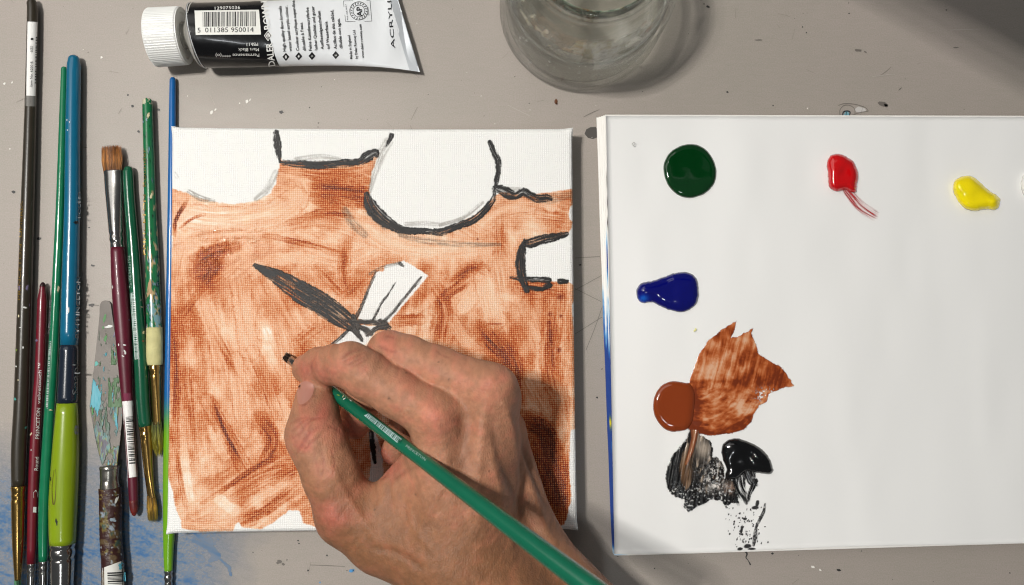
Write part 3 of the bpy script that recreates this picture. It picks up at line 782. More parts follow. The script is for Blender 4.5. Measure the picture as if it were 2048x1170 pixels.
def z2(x, y): return (1260 + x / 2.34, 620 + y / 2.34)
brown = dab('paint_dab', 'round rust brown paint puddle at the left of a broad smear', [z2(*p) for p in [(108, 450), (118, 397), (150, 352), (200, 333), (250, 339), (286, 350), (304, 400), (300, 470), (292, 520), (270, 556), (235, 567), (190, 569), (150, 547), (118, 502)]],
    .0024, 15, (130, 54, 18), seed=6, rough=.1, flat_top=True)
smear_poly = [z2(*p) for p in [(255, 345), (277, 338), (298, 280), (320, 210), (370, 140), (430, 92), (470, 66), (501, 48), (491, 85), (474, 128), (502, 126), (532, 110), (576, 86), (568, 112), (592, 165), (602, 205), (650, 238), (702, 264), (738, 308), (768, 356), (728, 361), (692, 374), (650, 392), (640, 430), (604, 448), (578, 488), (570, 522), (532, 558), (480, 577), (430, 582), (372, 588), (300, 575), (270, 556)]]
def brown_smear(X, Y):
    sd = poly_sd(X, Y, smear_poly) + (fbm(X / 5, Y / 5, 310) - .5) * 4
    x = (X - 1260) * 2.34; y = (Y - 620) * 2.34
    al = sstep(-.8, 1.2, sd)
    # swept hair lines: vertical in the upper part, curved below
    up = .7 * fbm(x / 11 + .25 * y / 11 + .8 * fbm(x / 50, y / 50, 321, 2), y / 110, 311, 4) + .3 * fbm(x / 34, y / 60, 322, 3)
    r = np.hypot(x - 330, y - 300) + 26 * fbm(x / 60, y / 60, 318, 3); low = .55 * fbm(r / 11, np.arctan2(y - 300, x - 330) * 3.0 + 9, 312, 4) + .45 * fbm(x / 26, y / 12, 319, 4)
    mixv = sstep(330, 400, y)
    hair = up * (1 - mixv) + low * mixv
    blot = fbm(x / 60, y / 45, 315, 4) - .5
    hair = hair * .72 + .28 * fbm(x / 30, y / 24, 316, 4)
    thick = .50 + 1.25 * (hair - .5) * (.7 + 1.6 * fbm(x / 70, y / 90, 317, 2)) + 1.1 * blot
    thick += .45 * np.exp(-((y - 570 + .1 * (x - 400)) / 45) ** 2) + .6 * np.exp(-((x - 300) / 35) ** 2) * sstep(330, 380, y)
    thick += .4 * np.exp(-(((x - 560) / 90) ** 2 + ((y - 340) / 40) ** 2)) + .28 * np.exp(-(((x - 680) / 70) ** 2 + ((y - 300) / 60) ** 2)) + .3 * np.exp(-((y - 335) / 10) ** 2) * (x < 520)
    thick -= .30 * np.exp(-(((x - 500) / 80) ** 2 + ((y - 450) / 40) ** 2)) + .25 * np.exp(-(((x - 430) / 60) ** 2 + ((y - 280) / 40) ** 2))
    holes = sstep(.55, .62, fbm(x / 9, y / 9, 314)) * np.exp(-(((x - 650) / 50) ** 2 + ((y - 400) / 30) ** 2) * .8) * 1.6
    al = al * (1 - np.clip(holes, 0, 1))
    t = np.clip(thick, 0, 1)
    stops = [0, .3, .55, .8, 1]
    cols = np.array([(226, 176, 140), (206, 136, 92), (176, 92, 46), (142, 62, 22), (112, 44, 14)], float)
    rgb = np.stack([np.interp(t, stops, cols[:, i]) for i in range(3)], -1)
    return rgb, al * np.clip(.82 + .3 * t, 0, 1), .3 + .9 * hair
mask_mesh('brown_smear', (1365, 632, 1600, 880), 1.0, brown_smear, pad_z, m_smear, brown, lift=.00014, thick=.0003)

black = dab('paint_dab', 'glossy black paint dab with streaks dragged below it', [z2(*p) for p in [(428, 650), (448, 615), (498, 600), (560, 618), (620, 652), (650, 690), (671, 745), (655, 768), (600, 763), (545, 757), (505, 788), (455, 792), (445, 772), (452, 745), (434, 700)]],
    .0032, 17, (8, 8, 9), seed=7, bumps=[z2(600, 690) + (10, .0012), z2(520, 640) + (16, .0006), z2(560, 690) + (7, -.0010)], rough=.16)
def black_streak(X, Y):
    x = (X - 1260) * 2.34; y = (Y - 620) * 2.34
    al = np.zeros(X.shape); hh = np.zeros(X.shape); tone = np.zeros(X.shape)
    for k, g in enumerate([[(500, 780, 90), (510, 830, 60), (535, 880, 34), (545, 905, 10)], [(560, 775, 60), (570, 800, 40), (592, 818, 14)], [(585, 800, 26), (560, 860, 20), (552, 895, 8)], [(455, 790, 24), (480, 840, 16), (500, 900, 10), (512, 912, 6)]]):
        d, s, l, w = pdist(x, y, catmull(g, 6))
        hair = fbm(l / 4 + 30, s / 60, 320 + k, 3)
        m = 1 - sstep(-3, 3, d - w / 2 + 10 * (fbm(x / 12, y / 12, 322 + k) - .5))
        al = np.maximum(al, m * np.clip(1.3 - s / 260 - 2.0 * np.clip(hair - .56, 0, 1) * 3, .1, 1)); hh = np.maximum(hh, m * hair)
        tone = np.where(m > .3, hair, tone)
    return np.array([12, 11, 11]) + 60 * sstep(.5, .8, tone)[..., None], al, hh
mask_mesh('black_streak', z2(420, 740) + z2(620, 930), .9, black_streak, pad_z, m_smear, black, lift=.0002, thick=.0005)

mix_poly = [z2(*p) for p in [(165, 790), (175, 730), (208, 668), (258, 612), (282, 560), (318, 556), (326, 585), (380, 615), (389, 660), (382, 690), (408, 688), (440, 728), (442, 790), (480, 800), (496, 850), (512, 905), (470, 905), (452, 928), (425, 890), (380, 888), (320, 920), (275, 945), (250, 925), (255, 885), (210, 875), (176, 842)]]
def mixed(X, Y):
    x = (X - 1260) * 2.34; y = (Y - 620) * 2.34
    sd = poly_sd(X, Y, mix_poly) + (fbm(X / 4, Y / 4, 330) - .5) * 5
    al = sstep(-.6, 1.0, sd)
    xc = 300 - (y - 600) * .16
    u = x - xc
    hair = fbm(u / 7 + 40, y / 140, 331, 4); h2 = fbm(u / 16, y / 60, 333, 3)
    rgb = np.array([112, 98, 84.0]) + (hair[..., None] - .5) * np.array([330, 310, 285])
    def blend(mask, c):
        nonlocal rgb
        mask = np.clip(mask, 0, 1)[..., None]; rgb = rgb * (1 - mask) + np.array(c, float) * mask
    blend(sstep(.36, .52, h2) * .92, (14, 12, 11))
    blend(np.exp(-(((x - 345) / 38) ** 2 + ((y - 650) / 50) ** 2)) * 1.1, (158, 146, 132))
    blend(np.exp(-(((x - 255) / 34) ** 2 + ((y - 760) / 90) ** 2)) * .9 * (.6 + .8 * hair), (112, 80, 52))
    d, s, l, w = pdist(x, y, [(302, 556, 44), (300, 600, 30), (285, 660, 26), (262, 720, 14)]); blend((1 - sstep(.3, .6, d / w)) * .9, (128, 66, 34)); blend((1 - sstep(.1, .25, d / w)) * .6, (176, 130, 92))
    d, s, l, w = pdist(x, y, catmull([(262, 620, 10), (212, 680, 60), (188, 760, 84), (205, 840, 84), (255, 880, 60)], 6)); blend((1 - sstep(.46, .6, d / w + .25 * (hair - .5))) * 1.0, (7, 6, 6)); blend((1 - sstep(.3, .5, d / w)) * sstep(.6, .7, hair) * .5, (60, 56, 54))
    d, s, l, w = pdist(x, y, catmull([(372, 618, 8), (388, 645, 14), (380, 680, 12)], 4)); blend(1 - sstep(.4, .7, d / w), (16, 14, 13))
    d, s, l, w = pdist(x, y, catmull([(400, 690, 14), (340, 760, 16), (290, 830, 22), (265, 900, 40), (275, 935, 30)], 6)); blend(1 - sstep(.4, .8, d / w + .5 * (hair - .5)), (22, 20, 19))
    lightm = np.exp(-(((x - 400) / 52) ** 2 + ((y - 780) / 80) ** 2)); blend(lightm * sstep(.46, .6, fbm(x / 12, y / 18, 335)) * 1.3, (218, 213, 207)); blend(lightm * sstep(.5, .6, fbm(x / 10, y / 14, 336)), (10, 9, 9))
    blend(np.exp(-(((x - 465) / 34) ** 2 + ((y - 850) / 46) ** 2)) * .8, (168, 140, 124))
    blend(sstep(830, 880, y + 60 * (fbm(x / 14, y / 14, 337) - .5)) * .95, (9, 8, 8))
    holes = sstep(.60, .66, fbm(x / 8, y / 8, 338)) * sstep(800, 850, y) + .9 * sstep(.58, .64, fbm(x / 7, y / 7, 339)) * np.exp(-(((x - 400) / 60) ** 2 + ((y - 770) / 70) ** 2))
    al = al * (1 - np.clip(holes, 0, 1) * .9)
    return np.clip(rgb, 6, 230), al, .4 + 1.0 * hair
o = mask_mesh('paint_dab', z2(140, 560) + z2(540, 960), .9, mixed, pad_z, m_smear, None, lift=.0002, thick=.0008, base=un(1390, 940, .0084))
tag(o, 'streaky smear of black and brown paint mixed together below the rust puddle', 'paint', 'wet paint dabs on the palette pad')
d, items = None, []
def drops(X, Y):
    x = (X - 1260) * 2.34; y = (Y - 620) * 2.34
    al = np.zeros(X.shape)
    rs = random.Random(3)
    L = [(538, 978, 9, 6), (522, 1028, 6, 20), (585, 925, 16, 8), (596, 905, 8, 16), (550, 1105, 16, 10), (515, 1118, 12, 7), (570, 1118, 18, 5), (520, 1050, 4, 4), (488, 990, 4, 5)]
    for _ in range(90):
        L.append((rs.gauss(545, 42), rs.uniform(915, 1110), rs.uniform(1.2, 3.6), rs.uniform(1.5, 6)))
    for (a, b, rx, ry) in L:
        e = ((x - a + .15 * (y - b)) / rx) ** 2 + ((y - b) / ry) ** 2
        al = np.maximum(al, 1 - sstep(.6, 1.5, e + .8 * (fbm(x / 6, y / 6, 340) - .5)))
    d, s, l, w = pdist(x, y, catmull([(632, 908, 8), (625, 945, 16), (605, 985, 16), (590, 1020, 14), (586, 1060, 24), (578, 1100, 14)], 6))
    t = fbm(x / 8, y / 8, 341)
    al = np.maximum(al, (1 - sstep(.36, .56, d / w)) * np.clip(.35 + 2.2 * (t - .3), 0, 1))
    return np.array([34, 33, 34]) + 60 * (t[..., None] - .3), al * .92, t
o = mask_mesh('paint_drag_mark', z2(440, 890) + z2(660, 1128), .9, drops, pad_z, m_smear, None, lift=.00016, thick=.00012, base=un(1495, 1050, .0084))
tag(o, 'dry black dotted drag mark running down to the bottom edge of the pad', 'paint mark')

# ------------------------------------------------------------------ ring lamp (out of frame, upper left)
def ring_lamp():
    p = np.array(KEY_POS)
    t = thing('ring_lamp', p, 'small white ring lamp hanging above the left of the table', 'lamp')
    ax = -p / np.linalg.norm(p)
    a = np.cross(ax, (0, 0, 1.0)); a /= np.linalg.norm(a); b = np.cross(ax, a)
    def tor(R, r, n, m, off, k=1.0):
        V = []
        for i in range(n):
            th = 2 * math.pi * i / n
            e = math.cos(th) * a + math.sin(th) * b
            for j in range(m):
                ph = 2 * math.pi * j / m
                V.append(p + e * (R + r * math.cos(ph)) + ax * (r * k * math.sin(ph) + off))
        f = grid_faces(n, m, True)
        last = np.stack([np.arange(m) + (n - 1) * m, (np.arange(m) + 1) % m + (n - 1) * m, (np.arange(m) + 1) % m, np.arange(m)], 1)
        return np.array(V), np.concatenate([f, last])
    for i in range(10):                                  # the LEDs of the ring
        th = 2 * math.pi * i / 10
        ld = bpy.data.lights.new('ring_led', 'AREA'); ld.shape = 'DISK'; ld.size = .018
        ld.energy = KEY_WATTS / 10; ld.color = (1.0, 0.965, 0.915)
        lo = bpy.data.objects.new('ring_led', ld); C.objects.link(lo)
        q = p + .048 * (math.cos(th) * a + math.sin(th) * b) + ax * .011
        lo.location = q - p; lo.parent = t
        lo.rotation_euler = Vector(-ax).to_track_quat('Z', 'Y').to_euler()
    k = NT('lamp_tube_glow')
    k.b.inputs['Emission Color'].default_value = (1.0, 0.965, 0.915, 1)
    k.b.inputs['Emission Strength'].default_value = 6.0
    V, f = tor(.048, .0075, 40, 8, .0)
    mesh_obj('lamp_tube', V, f, k.m, t)
    V, f = tor(.048, .012, 40, 10, -.022, .6)
    mesh_obj('lamp_housing', V, f, M('lamp_white_plastic', (230, 230, 228)), t)
    V, f = [], []
    mesh_obj('lamp_arm', *tube_mesh([p - ax * .028 + a * .03, p - ax * .1 + a * .05, p + np.array([-.3, .2, .35])], .006), M('lamp_black_arm', (30, 30, 30)), t)

def tube_mesh(pts, r, seg=10):
    P = np.array(pts, float); V = []
    for i, q in enumerate(P):
        d = P[min(i + 1, len(P) - 1)] - P[max(i - 1, 0)]; d /= np.linalg.norm(d)
        s = np.cross(d, (0, 0, 1.0) if abs(d[2]) < .95 else (1.0, 0, 0)); s /= np.linalg.norm(s); u = np.cross(s, d)
        rr = r[i] if hasattr(r, '__len__') else r
        for j in range(seg):
            t = 2 * math.pi * j / seg
            V.append(q + rr * (math.cos(t) * s + math.sin(t) * u))
    f = [list(map(int, x)) for x in grid_faces(len(P), seg, True)]
    f += [list(range(seg))[::-1], [(len(P) - 1) * seg + j for j in range(seg)]]
    return V, f
ring_lamp()
def shadow_slab_on_stand():
    # unseen slab added past the top right corner to cast a soft shadow
    z = .23; Lp = np.array(KEY_POS); k = (Lp[2] - z) / Lp[2]
    e = [un(*q, 0.0) * k + Lp * (1 - k) for q in ((1795, -6), (2048, 134))]
    d = (e[1] - e[0])[:2]; nrm = np.array([-d[1], d[0]]); nrm /= np.linalg.norm(nrm)
    a, b = e[0][:2] - d * 1.2, e[1][:2] + d * 1.6
    P = [a, b, b + nrm * .055, a + nrm * .055]
    c = np.mean(P, axis=0)
    t = thing('shadow_slab_stand', (c[0], c[1], 0), 'dark slab on a stand, unseen, added beyond the top right corner to cast a shadow', 'tablet stand')
    V = [(p[0], p[1], zz) for zz in (z - .008, z) for p in P]
    mesh_obj('shadow_slab', V, [[3, 2, 1, 0], [4, 5, 6, 7]] + [[i, (i + 1) % 4, 4 + (i + 1) % 4, 4 + i] for i in range(4)], M('dark_slab_shell', (26, 26, 28), rough=.3), t, False)
    m_g = M('grey_stand_metal', (120, 120, 122), rough=.3, metal=1)
    q = c + nrm * .34
    mesh_obj('stand_arm', *tube_mesh([(c[0], c[1], z - .016), (q[0], q[1], z - .016)], .007), m_g, t)
    mesh_obj('stand_leg', *tube_mesh([(q[0], q[1], .006), (q[0], q[1], z)], .012), m_g, t)
    mesh_obj('stand_foot', *tube_mesh([(q[0], q[1], .0005), (q[0], q[1], .006)], .07, 32), m_g, t)
shadow_slab_on_stand()

# ------------------------------------------------------------------ lettering laid on surfaces
_fonts = {}
def text_geo(s, bold=False):
    cu = bpy.data.curves.new('t', 'FONT'); cu.body = s; cu.size = 1; cu.resolution_u = 2
    if bold: cu.offset = 0.018
    ob = bpy.data.objects.new('t', cu); C.objects.link(ob)
    dg = bpy.context.evaluated_depsgraph_get(); dg.update()
    m = bpy.data.meshes.new_from_object(ob.evaluated_get(dg))
    V = np.array([v.co[:] for v in m.vertices]).reshape(-1, 3); Fc = [list(p.vertices) for p in m.polygons]
    bpy.data.objects.remove(ob); bpy.data.curves.remove(cu); bpy.data.meshes.remove(m)
    return V, Fc

def drape(name, V2, faces, bvh, mat, parent, lift=.00012, smooth=False, zfall=.005, col=None):
    """put a flat print, given in photo pixels, down on the surface below it"""
    out = []; zl = None
    for x, y in V2:
        tgt = un(x, y, 0.0); d = Vector(tgt - CAM).normalized()
        hit, nrm, idx, dist = bvh.ray_cast(Vector(CAM), d)
        if hit is None:
            hit = Vector(un(x, y, zl if zl is not None else zfall))
        else:
            zl = hit.z
        out.append(tuple(hit - d * lift))
    return mesh_obj(name, out, faces, mat, parent, smooth, col)

def lettering(s, p0, p1, h, bvh, mat, parent, name='lettering', bold=False, spread=None):
    V, Fc = text_geo(s, bold)
    if len(V) == 0: return
    V[:, 0] -= V[:, 0].min(); V[:, 0] /= V[:, 0].max()
    p0 = np.array(p0, float); p1 = np.array(p1, float)
    d = p1 - p0; L = np.hypot(*d); d /= L; up = np.array([d[1], -d[0]])
    q = p0 + V[:, :1] * L * d + V[:, 1:2] / .73 * h * up
    return drape(name, q, Fc, bvh, mat, parent, .0003)

def patch(name, quad, bvh, mat, parent, nu=2, nv=6, lift=.00009, col=None):
    """rectangular sticker; quad = 4 pixel corners, nu along first edge"""
    a, b, c, d = [np.array(q, float) for q in quad]
    u, v = np.meshgrid(np.linspace(0, 1, nu), np.linspace(0, 1, nv), indexing='ij')
    P = (1 - u)[..., None] * ((1 - v)[..., None] * a + v[..., None] * d) + u[..., None] * ((1 - v)[..., None] * b + v[..., None] * c)
    return drape(name, P.reshape(-1, 2), [list(map(int, f)) for f in grid_faces(nu, nv)[:, ::-1]], bvh, mat, parent, lift, True)

def barcode(name, p0, p1, w, bvh, mat, parent, seed=1, nv=5, lift=.00016, unit=1.0):
    """bars across the direction p0 -> p1, each w wide (to the right of the direction)"""
    rs = random.Random(seed)
    p0 = np.array(p0, float); p1 = np.array(p1, float)
    d = p1 - p0; L = np.hypot(*d); d /= L; n = np.array([-d[1], d[0]])
    V, Fc = [], []; s = 0
    while s < L:
        t = rs.choice([1, 1, 1.6, 2.4]) * unit
        b = len(V)
        for k in range(nv):
            q = p0 + d * s + n * w * k / (nv - 1)
            V.append(q); V.append(q + d * t)
        for k in range(nv - 1):
            Fc.append([b + 2 * k, b + 2 * k + 1, b + 2 * k + 3, b + 2 * k + 2])
        s += t + rs.choice([1, 1, 1.5, 2.2]) * unit
    return drape(name, V, Fc, bvh, mat, parent, lift)

# ------------------------------------------------------------------ brushes
m_gold = M('brass_ferrule', (196, 158, 92), rough=.2, metal=1.0, rvary=.08, vary=.3, vscale=300)
m_silver = M('nickel_ferrule', (186, 184, 180), rough=.16, metal=1.0, rvary=.06, vary=.25, vscale=300)
m_white = M('white_print', (226, 226, 222), rough=.5)
m_greyprint = M('grey_print', (128, 132, 134), rough=.5)
m_blackprint = M('black_print', (14, 14, 16), rough=.5)
m_goldprint = M('gold_print', (150, 120, 52), rough=.4, metal=.6)
m_film = M('clear_film', (235, 235, 235), rough=.08, trans=1.0, ior=1.3)

def rod(name, pts, zs, mat, parent, caps=(0, 0), seg=28, sub=5, crimps=(), flat=None, axis=None, colfn=None, blunt=.9):
    """turned part from pixel stations (x, y, half width px); zs = heights of the axis in metres"""
    P = np.array(pts, float)
    z = np.interp(np.linspace(0, 1, len(P)), np.linspace(0, 1, len(zs)), zs)
    Q = np.column_stack([P[:, :3], z])
    if flat is not None: Q = np.column_stack([Q, flat])
    if sub > 1 and len(Q) > 2: Q = catmull(Q, sub)
    W = un(Q[:, 0], Q[:, 1], Q[:, 3])
    ax = (W[-1] - W[0]) if axis is None else np.array(axis, float)
    ax /= np.linalg.norm(ax)
    s = np.cross(ax, (0, 0, 1.0)); s /= np.linalg.norm(s); u = np.cross(s, ax)
    R = Q[:, 2] * mpp(Q[:, 0], Q[:, 1], Q[:, 3])
    vd = CAM - W; tt = np.abs((vd @ s) / (vd @ u + 1e-9))
    R = R / np.sqrt(1 + np.minimum(tt, .8) ** 2)
    T = (W - W[0]) @ ax
    for (yp, amp, wd) in crimps:
        i = np.argmin(np.abs(Q[:, 1] - yp))
    rows = list(zip(W, R, Q[:, 4] if flat is not None else np.ones(len(R))))
    if crimps:                                              # resample finely so that the rings show
        n = 70; tn = np.linspace(0, 1, n); to = np.linspace(0, 1, len(W))
        W2 = np.stack([np.interp(tn, to, W[:, i]) for i in range(3)], 1)
        R2 = np.interp(tn, to, R); F2 = np.interp(tn, to, [r[2] for r in rows]); Y2 = np.interp(tn, to, Q[:, 1])
        for (yp, amp, wd) in crimps:
            R2 = R2 * (1 + amp * np.exp(-((Y2 - yp) / wd) ** 2))
        rows = list(zip(W2, R2, F2))
    if caps[0]:
        w, r, fl = rows[0]
        rows = [(w + ax * r * blunt * (1 - math.cos(a)), r * math.sin(a), fl) for a in np.linspace(.06, math.pi / 2, 7)[:-1]] + [(w + ax * r * blunt, r, fl)] + [q for q in rows[1:] if (q[0] - w) @ ax > r * blunt * 1.02]
    if caps[1]:
        w, r, fl = rows[-1]
        rows = [q for q in rows[:-1] if (w - q[0]) @ ax > r * blunt * 1.02] + [(w - ax * r * blunt, r, fl)] + [(w - ax * r * blunt * (1 - math.cos(a)), r * math.sin(a), fl) for a in np.linspace(.06, math.pi / 2, 7)[:-1][::-1]]
    V = []
    for w, r, fl in rows:
        for j in range(seg):
            t = 2 * math.pi * j / seg
            V.append(w + r * (math.cos(t) * s + math.sin(t) * u * fl))
    V = np.array(V)
    f = [list(map(int, x)) for x in grid_faces(len(rows), seg, True)]
    f += [list(range(seg))[::-1], [(len(rows) - 1) * seg + j for j in range(seg)]]
    col = None
    if colfn is not None:
        X, Y = proj(V)
        col = lin(colfn(X, Y))
    return mesh_obj(name, V, f, mat, parent, True, col)

def bristles(name, p0, p1, w0, w1, z, mat, parent, n=220, flat=.35, splay=.12, taper=.2, seed=1, dz=0.0, round_tip=.1):
    """a tuft of separate tapered hairs from the ferrule p0 to the tip p1 (pixels)"""
    rs = random.Random(seed)
    A, B = un(*p0, z), un(*p1, z + dz)
    ax = B - A; L = np.linalg.norm(ax); ax /= L
    s = np.cross(ax, (0, 0, 1.0)); s /= np.linalg.norm(s); u = np.cross(s, ax)
    k = mpp(*p0, z)
    V, Fc = [], []; col = []
    for i in range(n):
        th = rs.uniform(0, 2 * math.pi); rr = math.sqrt(rs.random())
        a, b = rr * math.cos(th), rr * math.sin(th)
        st = A + s * a * w0 * k + u * b * w0 * k * flat - ax * L * .04
        ln = L * (1 - round_tip * rr ** 2 - rs.random() * .10)
        en = A + ax * ln + s * (a * w1 * k + rs.gauss(0, splay) * w1 * k * .5) + u * (b * w1 * k * flat * taper)
        mid = (st + en) / 2 + s * a * k * (w0 + w1) * .06 + s * rs.gauss(0, .04) * w1 * k
        r = k * rs.uniform(.35, .62)
        b0 = len(V); sh = rs.uniform(.55, 1.25)
        for q, rad in ((st, r), (mid, r), (en, r * .25)):
            for j in range(3):
                t = 2 * math.pi * j / 3 + th
                V.append(q + rad * (math.cos(t) * s + math.sin(t) * u)); col.append(sh)
        for m_ in range(2):
            for j in range(3):
                Fc.append([b0 + 3 * m_ + j, b0 + 3 * m_ + (j + 1) % 3, b0 + 3 * m_ + 3 + (j + 1) % 3, b0 + 3 * m_ + 3 + j])
    return V, Fc, np.array(col)

def tuft(name, p0, p1, w0, w1, z, cols, parent, rough=.45, **kw):
    V, Fc, sh = bristles(name, p0, p1, w0, w1, z, None, parent, **kw)
    V = np.array(V)
    A, B = un(*p0, z), un(*p1, z)
    t = np.clip(((V - A) @ (B - A)) / ((B - A) @ (B - A)), 0, 1)
    cc = np.stack([np.interp(t, np.linspace(0, 1, len(cols)), [c[i] for c in cols]) for i in range(3)], 1)
    return mesh_obj(name, V, Fc, M(name + '_hair', attr=True, rough=rough), parent, True, lin(np.clip(cc * sh[:, None], 0, 255)))

def flecks(bvh, parent, items, name='dried_paint_fleck'):
    """dried paint chips on a handle: (px, py, rx, ry, angle, material)"""
    for (x, y, rx, ry, an, m) in items:
        k = 12; V = [(x, y)]
        for i in range(k):
            t = 2 * math.pi * i / k; q = random.uniform(.6, 1.2)
            a, b = rx * q * math.cos(t), ry * q * math.sin(t)
            V.append((x + a * math.cos(an) - b * math.sin(an), y + a * math.sin(an) + b * math.cos(an)))
        drape(name, V, [[0, 1 + (i + 1) % k, 1 + i] for i in range(k)], bvh, m, parent, .00014)

GB = 'paintbrushes and knife lying left of the canvas'
def brush_root(x, y, label, cat='paintbrush', name='paintbrush', group=GB):
    return thing(name, un(x, y, 0), label, cat, group)

mk_cream = M('cream_dried_paint', (206, 196, 160), rough=.6)
mk_white = M('white_dried_paint', (214, 216, 212), rough=.5)
mk_teal = M('teal_dried_paint', (70, 160, 150), rough=.5)
mk_green = M('green_dried_paint', (52, 120, 52), rough=.5)
mk_lime = M('lime_dried_paint', (120, 150, 50), rough=.5)
mk_sky = M('sky_blue_dried_paint', (92, 176, 196), rough=.5)
mk_violet = M('lilac_dried_paint', (110, 100, 130), rough=.5)
mk_yel = M('ochre_dried_paint', (160, 130, 40), rough=.5)
mk_dark = M('black_dried_paint', (16, 18, 22), rough=.4)
mk_brownp = M('red_brown_dried_paint', (110, 44, 24), rough=.5)

# 1 long olive black brush
mm = .001
r = brush_root(50, 600, 'long olive black brush with a white barcode label near its rounded top end')
h = rod('handle', [(64, -4, 10.5), (65, 40, 11.5), (61, 215, 12), (55, 420, 14), (49.5, 600, 15), (43, 800, 15.6), (38, 900, 16), (37, 972, 14.6)], (4.5 * mm, 4.5 * mm, 4.6 * mm), M('olive_black_lacquer', (50, 44, 34), rough=.32, vary=.25, vscale=90, coat=.2), r, (1, 0), blunt=1.4)
hb = world_bvh(h)
patch('label', [(54.5, 43), (75, 44), (71, 192), (52.5, 191)], hb, M('glossy_white_label', (232, 231, 228), rough=.15), r, 8, 10)
barcode('barcode', (69.5, 168), (71.5, 76), 3.6, hb, m_blackprint, r, 3, 3, unit=1.0)
lettering('Item No. 6200 B', (64.5, 174), (66, 123), 5.5, hb, m_blackprint, r)
lettering('SIZE', (65.4, 104), (65.8, 92), 5, hb, m_blackprint, r)
lettering('1', (66.2, 80), (66.3, 76), 5, hb, m_blackprint, r)
patch('film_wrap', [(51.5, 191), (72, 192), (71.5, 213), (50, 212)], hb, M('glossy_grey_film', (120, 118, 114), rough=.08), r, 8, 3)
lettering('PRINCETON  UMBRIA', (40.5, 600), (45.5, 402), 5.5, hb, m_goldprint, r)
flecks(hb, r, [(38, 575, 2.2, 5, 0, mk_violet), (54, 575, 3, 6, .2, mk_violet), (50, 615, 4.5, 2, .2, mk_white), (37, 632, 1.5, 3, 0, mk_cream), (46, 695, 1.5, 3, 0, mk_white), (33, 700, 1.5, 3, 0, mk_lime), (32, 733, 1.5, 2, 0, mk_white),
                (30, 798, 4, 2.5, .2, mk_teal), (52, 855, 2, 4, .8, mk_teal), (40, 655, 1.5, 1.5, 0, mk_white), (59, 610, 1.2, 3, 0, mk_violet), (36, 760, 1.2, 2, 0, mk_cream)])
rod('ferrule', [(37, 972, 15.2), (36.5, 1010, 14.6), (36.2, 1080, 12.5), (36, 1120, 10), (35.5, 1160, 6.5)], (4.6 * mm, 4.4 * mm), m_gold, r, crimps=((986, -.07, 4), (997, -.07, 4), (975, .03, 3)))
tuft('bristles', (35.5, 1158), (35, 1235), 6, 5, 4.2 * mm, [(70, 120, 84), (90, 130, 100)], r, n=120, flat=.9)

# 2 thin dark red brush
r = brush_root(75, 850, 'thin dark red brush with white lettering, pointed dark tip at its top end')
h = rod('handle', [(85.5, 566, 6), (85.4, 576, 9.8), (80, 739, 10.4), (74, 814, 10.4), (67, 975, 11), (62.5, 1127, 9.2)], (3.4 * mm, 3.2 * mm, 3.2 * mm), M('dark_red_lacquer', (110, 16, 34), rough=.36, vary=.25, vscale=120, coat=.2), r, (1, 0), blunt=2.0)
hb = world_bvh(h)
rod('tip', [(85.6, 564.5, 1.5), (85.6, 567, 4.0), (85.5, 573, 7.2)], (3.45 * mm, 3.4 * mm), M('dark_dipped_tip', (40, 12, 18), rough=.4), r, (0, 0), sub=3)
lettering('velvetouch™', (80.5, 808), (83.5, 726), 7, hb, m_white, r)
lettering('PRINCETON', (78.2, 878), (80.8, 816), 8, hb, m_white, r)
lettering('Round', (76.2, 941), (77.4, 914), 8.5, hb, m_white, r)
lettering('1', (72.4, 1025), (72.8, 1014), 7, hb, m_white, r)
drape('house_emblem', [(67, 996), (76, 995), (76.5, 984), (72, 979.5), (66.5, 985)], [[0, 1, 2, 3, 4]], hb, m_white, r)
drape('house_emblem_door', [(69, 993), (72, 993), (72, 987), (69, 987)], [[0, 1, 2, 3]], hb, M('dark_red_print', (100, 14, 30)), r, .0002)
flecks(hb, r, [(62, 868, 4, 1.2, -1.0, mk_cream), (73, 681, 2.2, 3, .1, mk_violet), (62, 900, 1, 2, 0, mk_white)])
rod('ferrule', [(62.7, 1127, 9.3), (62.4, 1145, 8.8), (61.5, 1185, 8), (61, 1240, 6)], (3.2 * mm, 3 * mm), m_silver, r, crimps=((1135, -.1, 3), (1146, -.1, 3)))

# 3 thin green brush
r = brush_root(105, 640, 'thin bright green brush with a faint barcode, half tucked beside the thick teal brush')
m_greenlac = M('green_lacquer', (16, 116, 78), rough=.2, vary=.2, vscale=110, coat=.5)
h = rod('handle', [(128.5, 133, 6.4), (127, 200, 7.6), (120, 420, 9), (113, 577, 9.8), (105, 739, 10.6), (100.5, 804, 11), (90, 975, 11.6), (87, 1060, 11), (86.5, 1122, 9.4)], (3.3 * mm, 3.3 * mm), m_greenlac, r, (1, 0))
hb = world_bvh(h)
patch('barcode_strip', [(98, 682), (102.5, 682), (95.5, 817), (91.5, 816)], hb, M('silver_print', (176, 190, 186), rough=.35), r, 3, 12)
barcode('barcode', (95.5, 816), (101.8, 683), -4.2, hb, M('green_gap', (16, 96, 66)), r, 5, 3, unit=1.2)
lettering('757063435170', (100, 668), (103.5, 600), 4.6, hb, m_greyprint, r)
flecks(hb, r, [(116.5, 578, 2.6, 7, .1, mk_cream), (101, 820, 4, 1.5, .1, mk_cream)])
rod('ferrule', [(86.8, 1122, 10.4), (87, 1140, 10.2), (86.5, 1180, 9), (86, 1240, 7)], (3.3 * mm, 3 * mm), m_silver, r, crimps=((1131, -.1, 3), (1142, -.1, 3)))

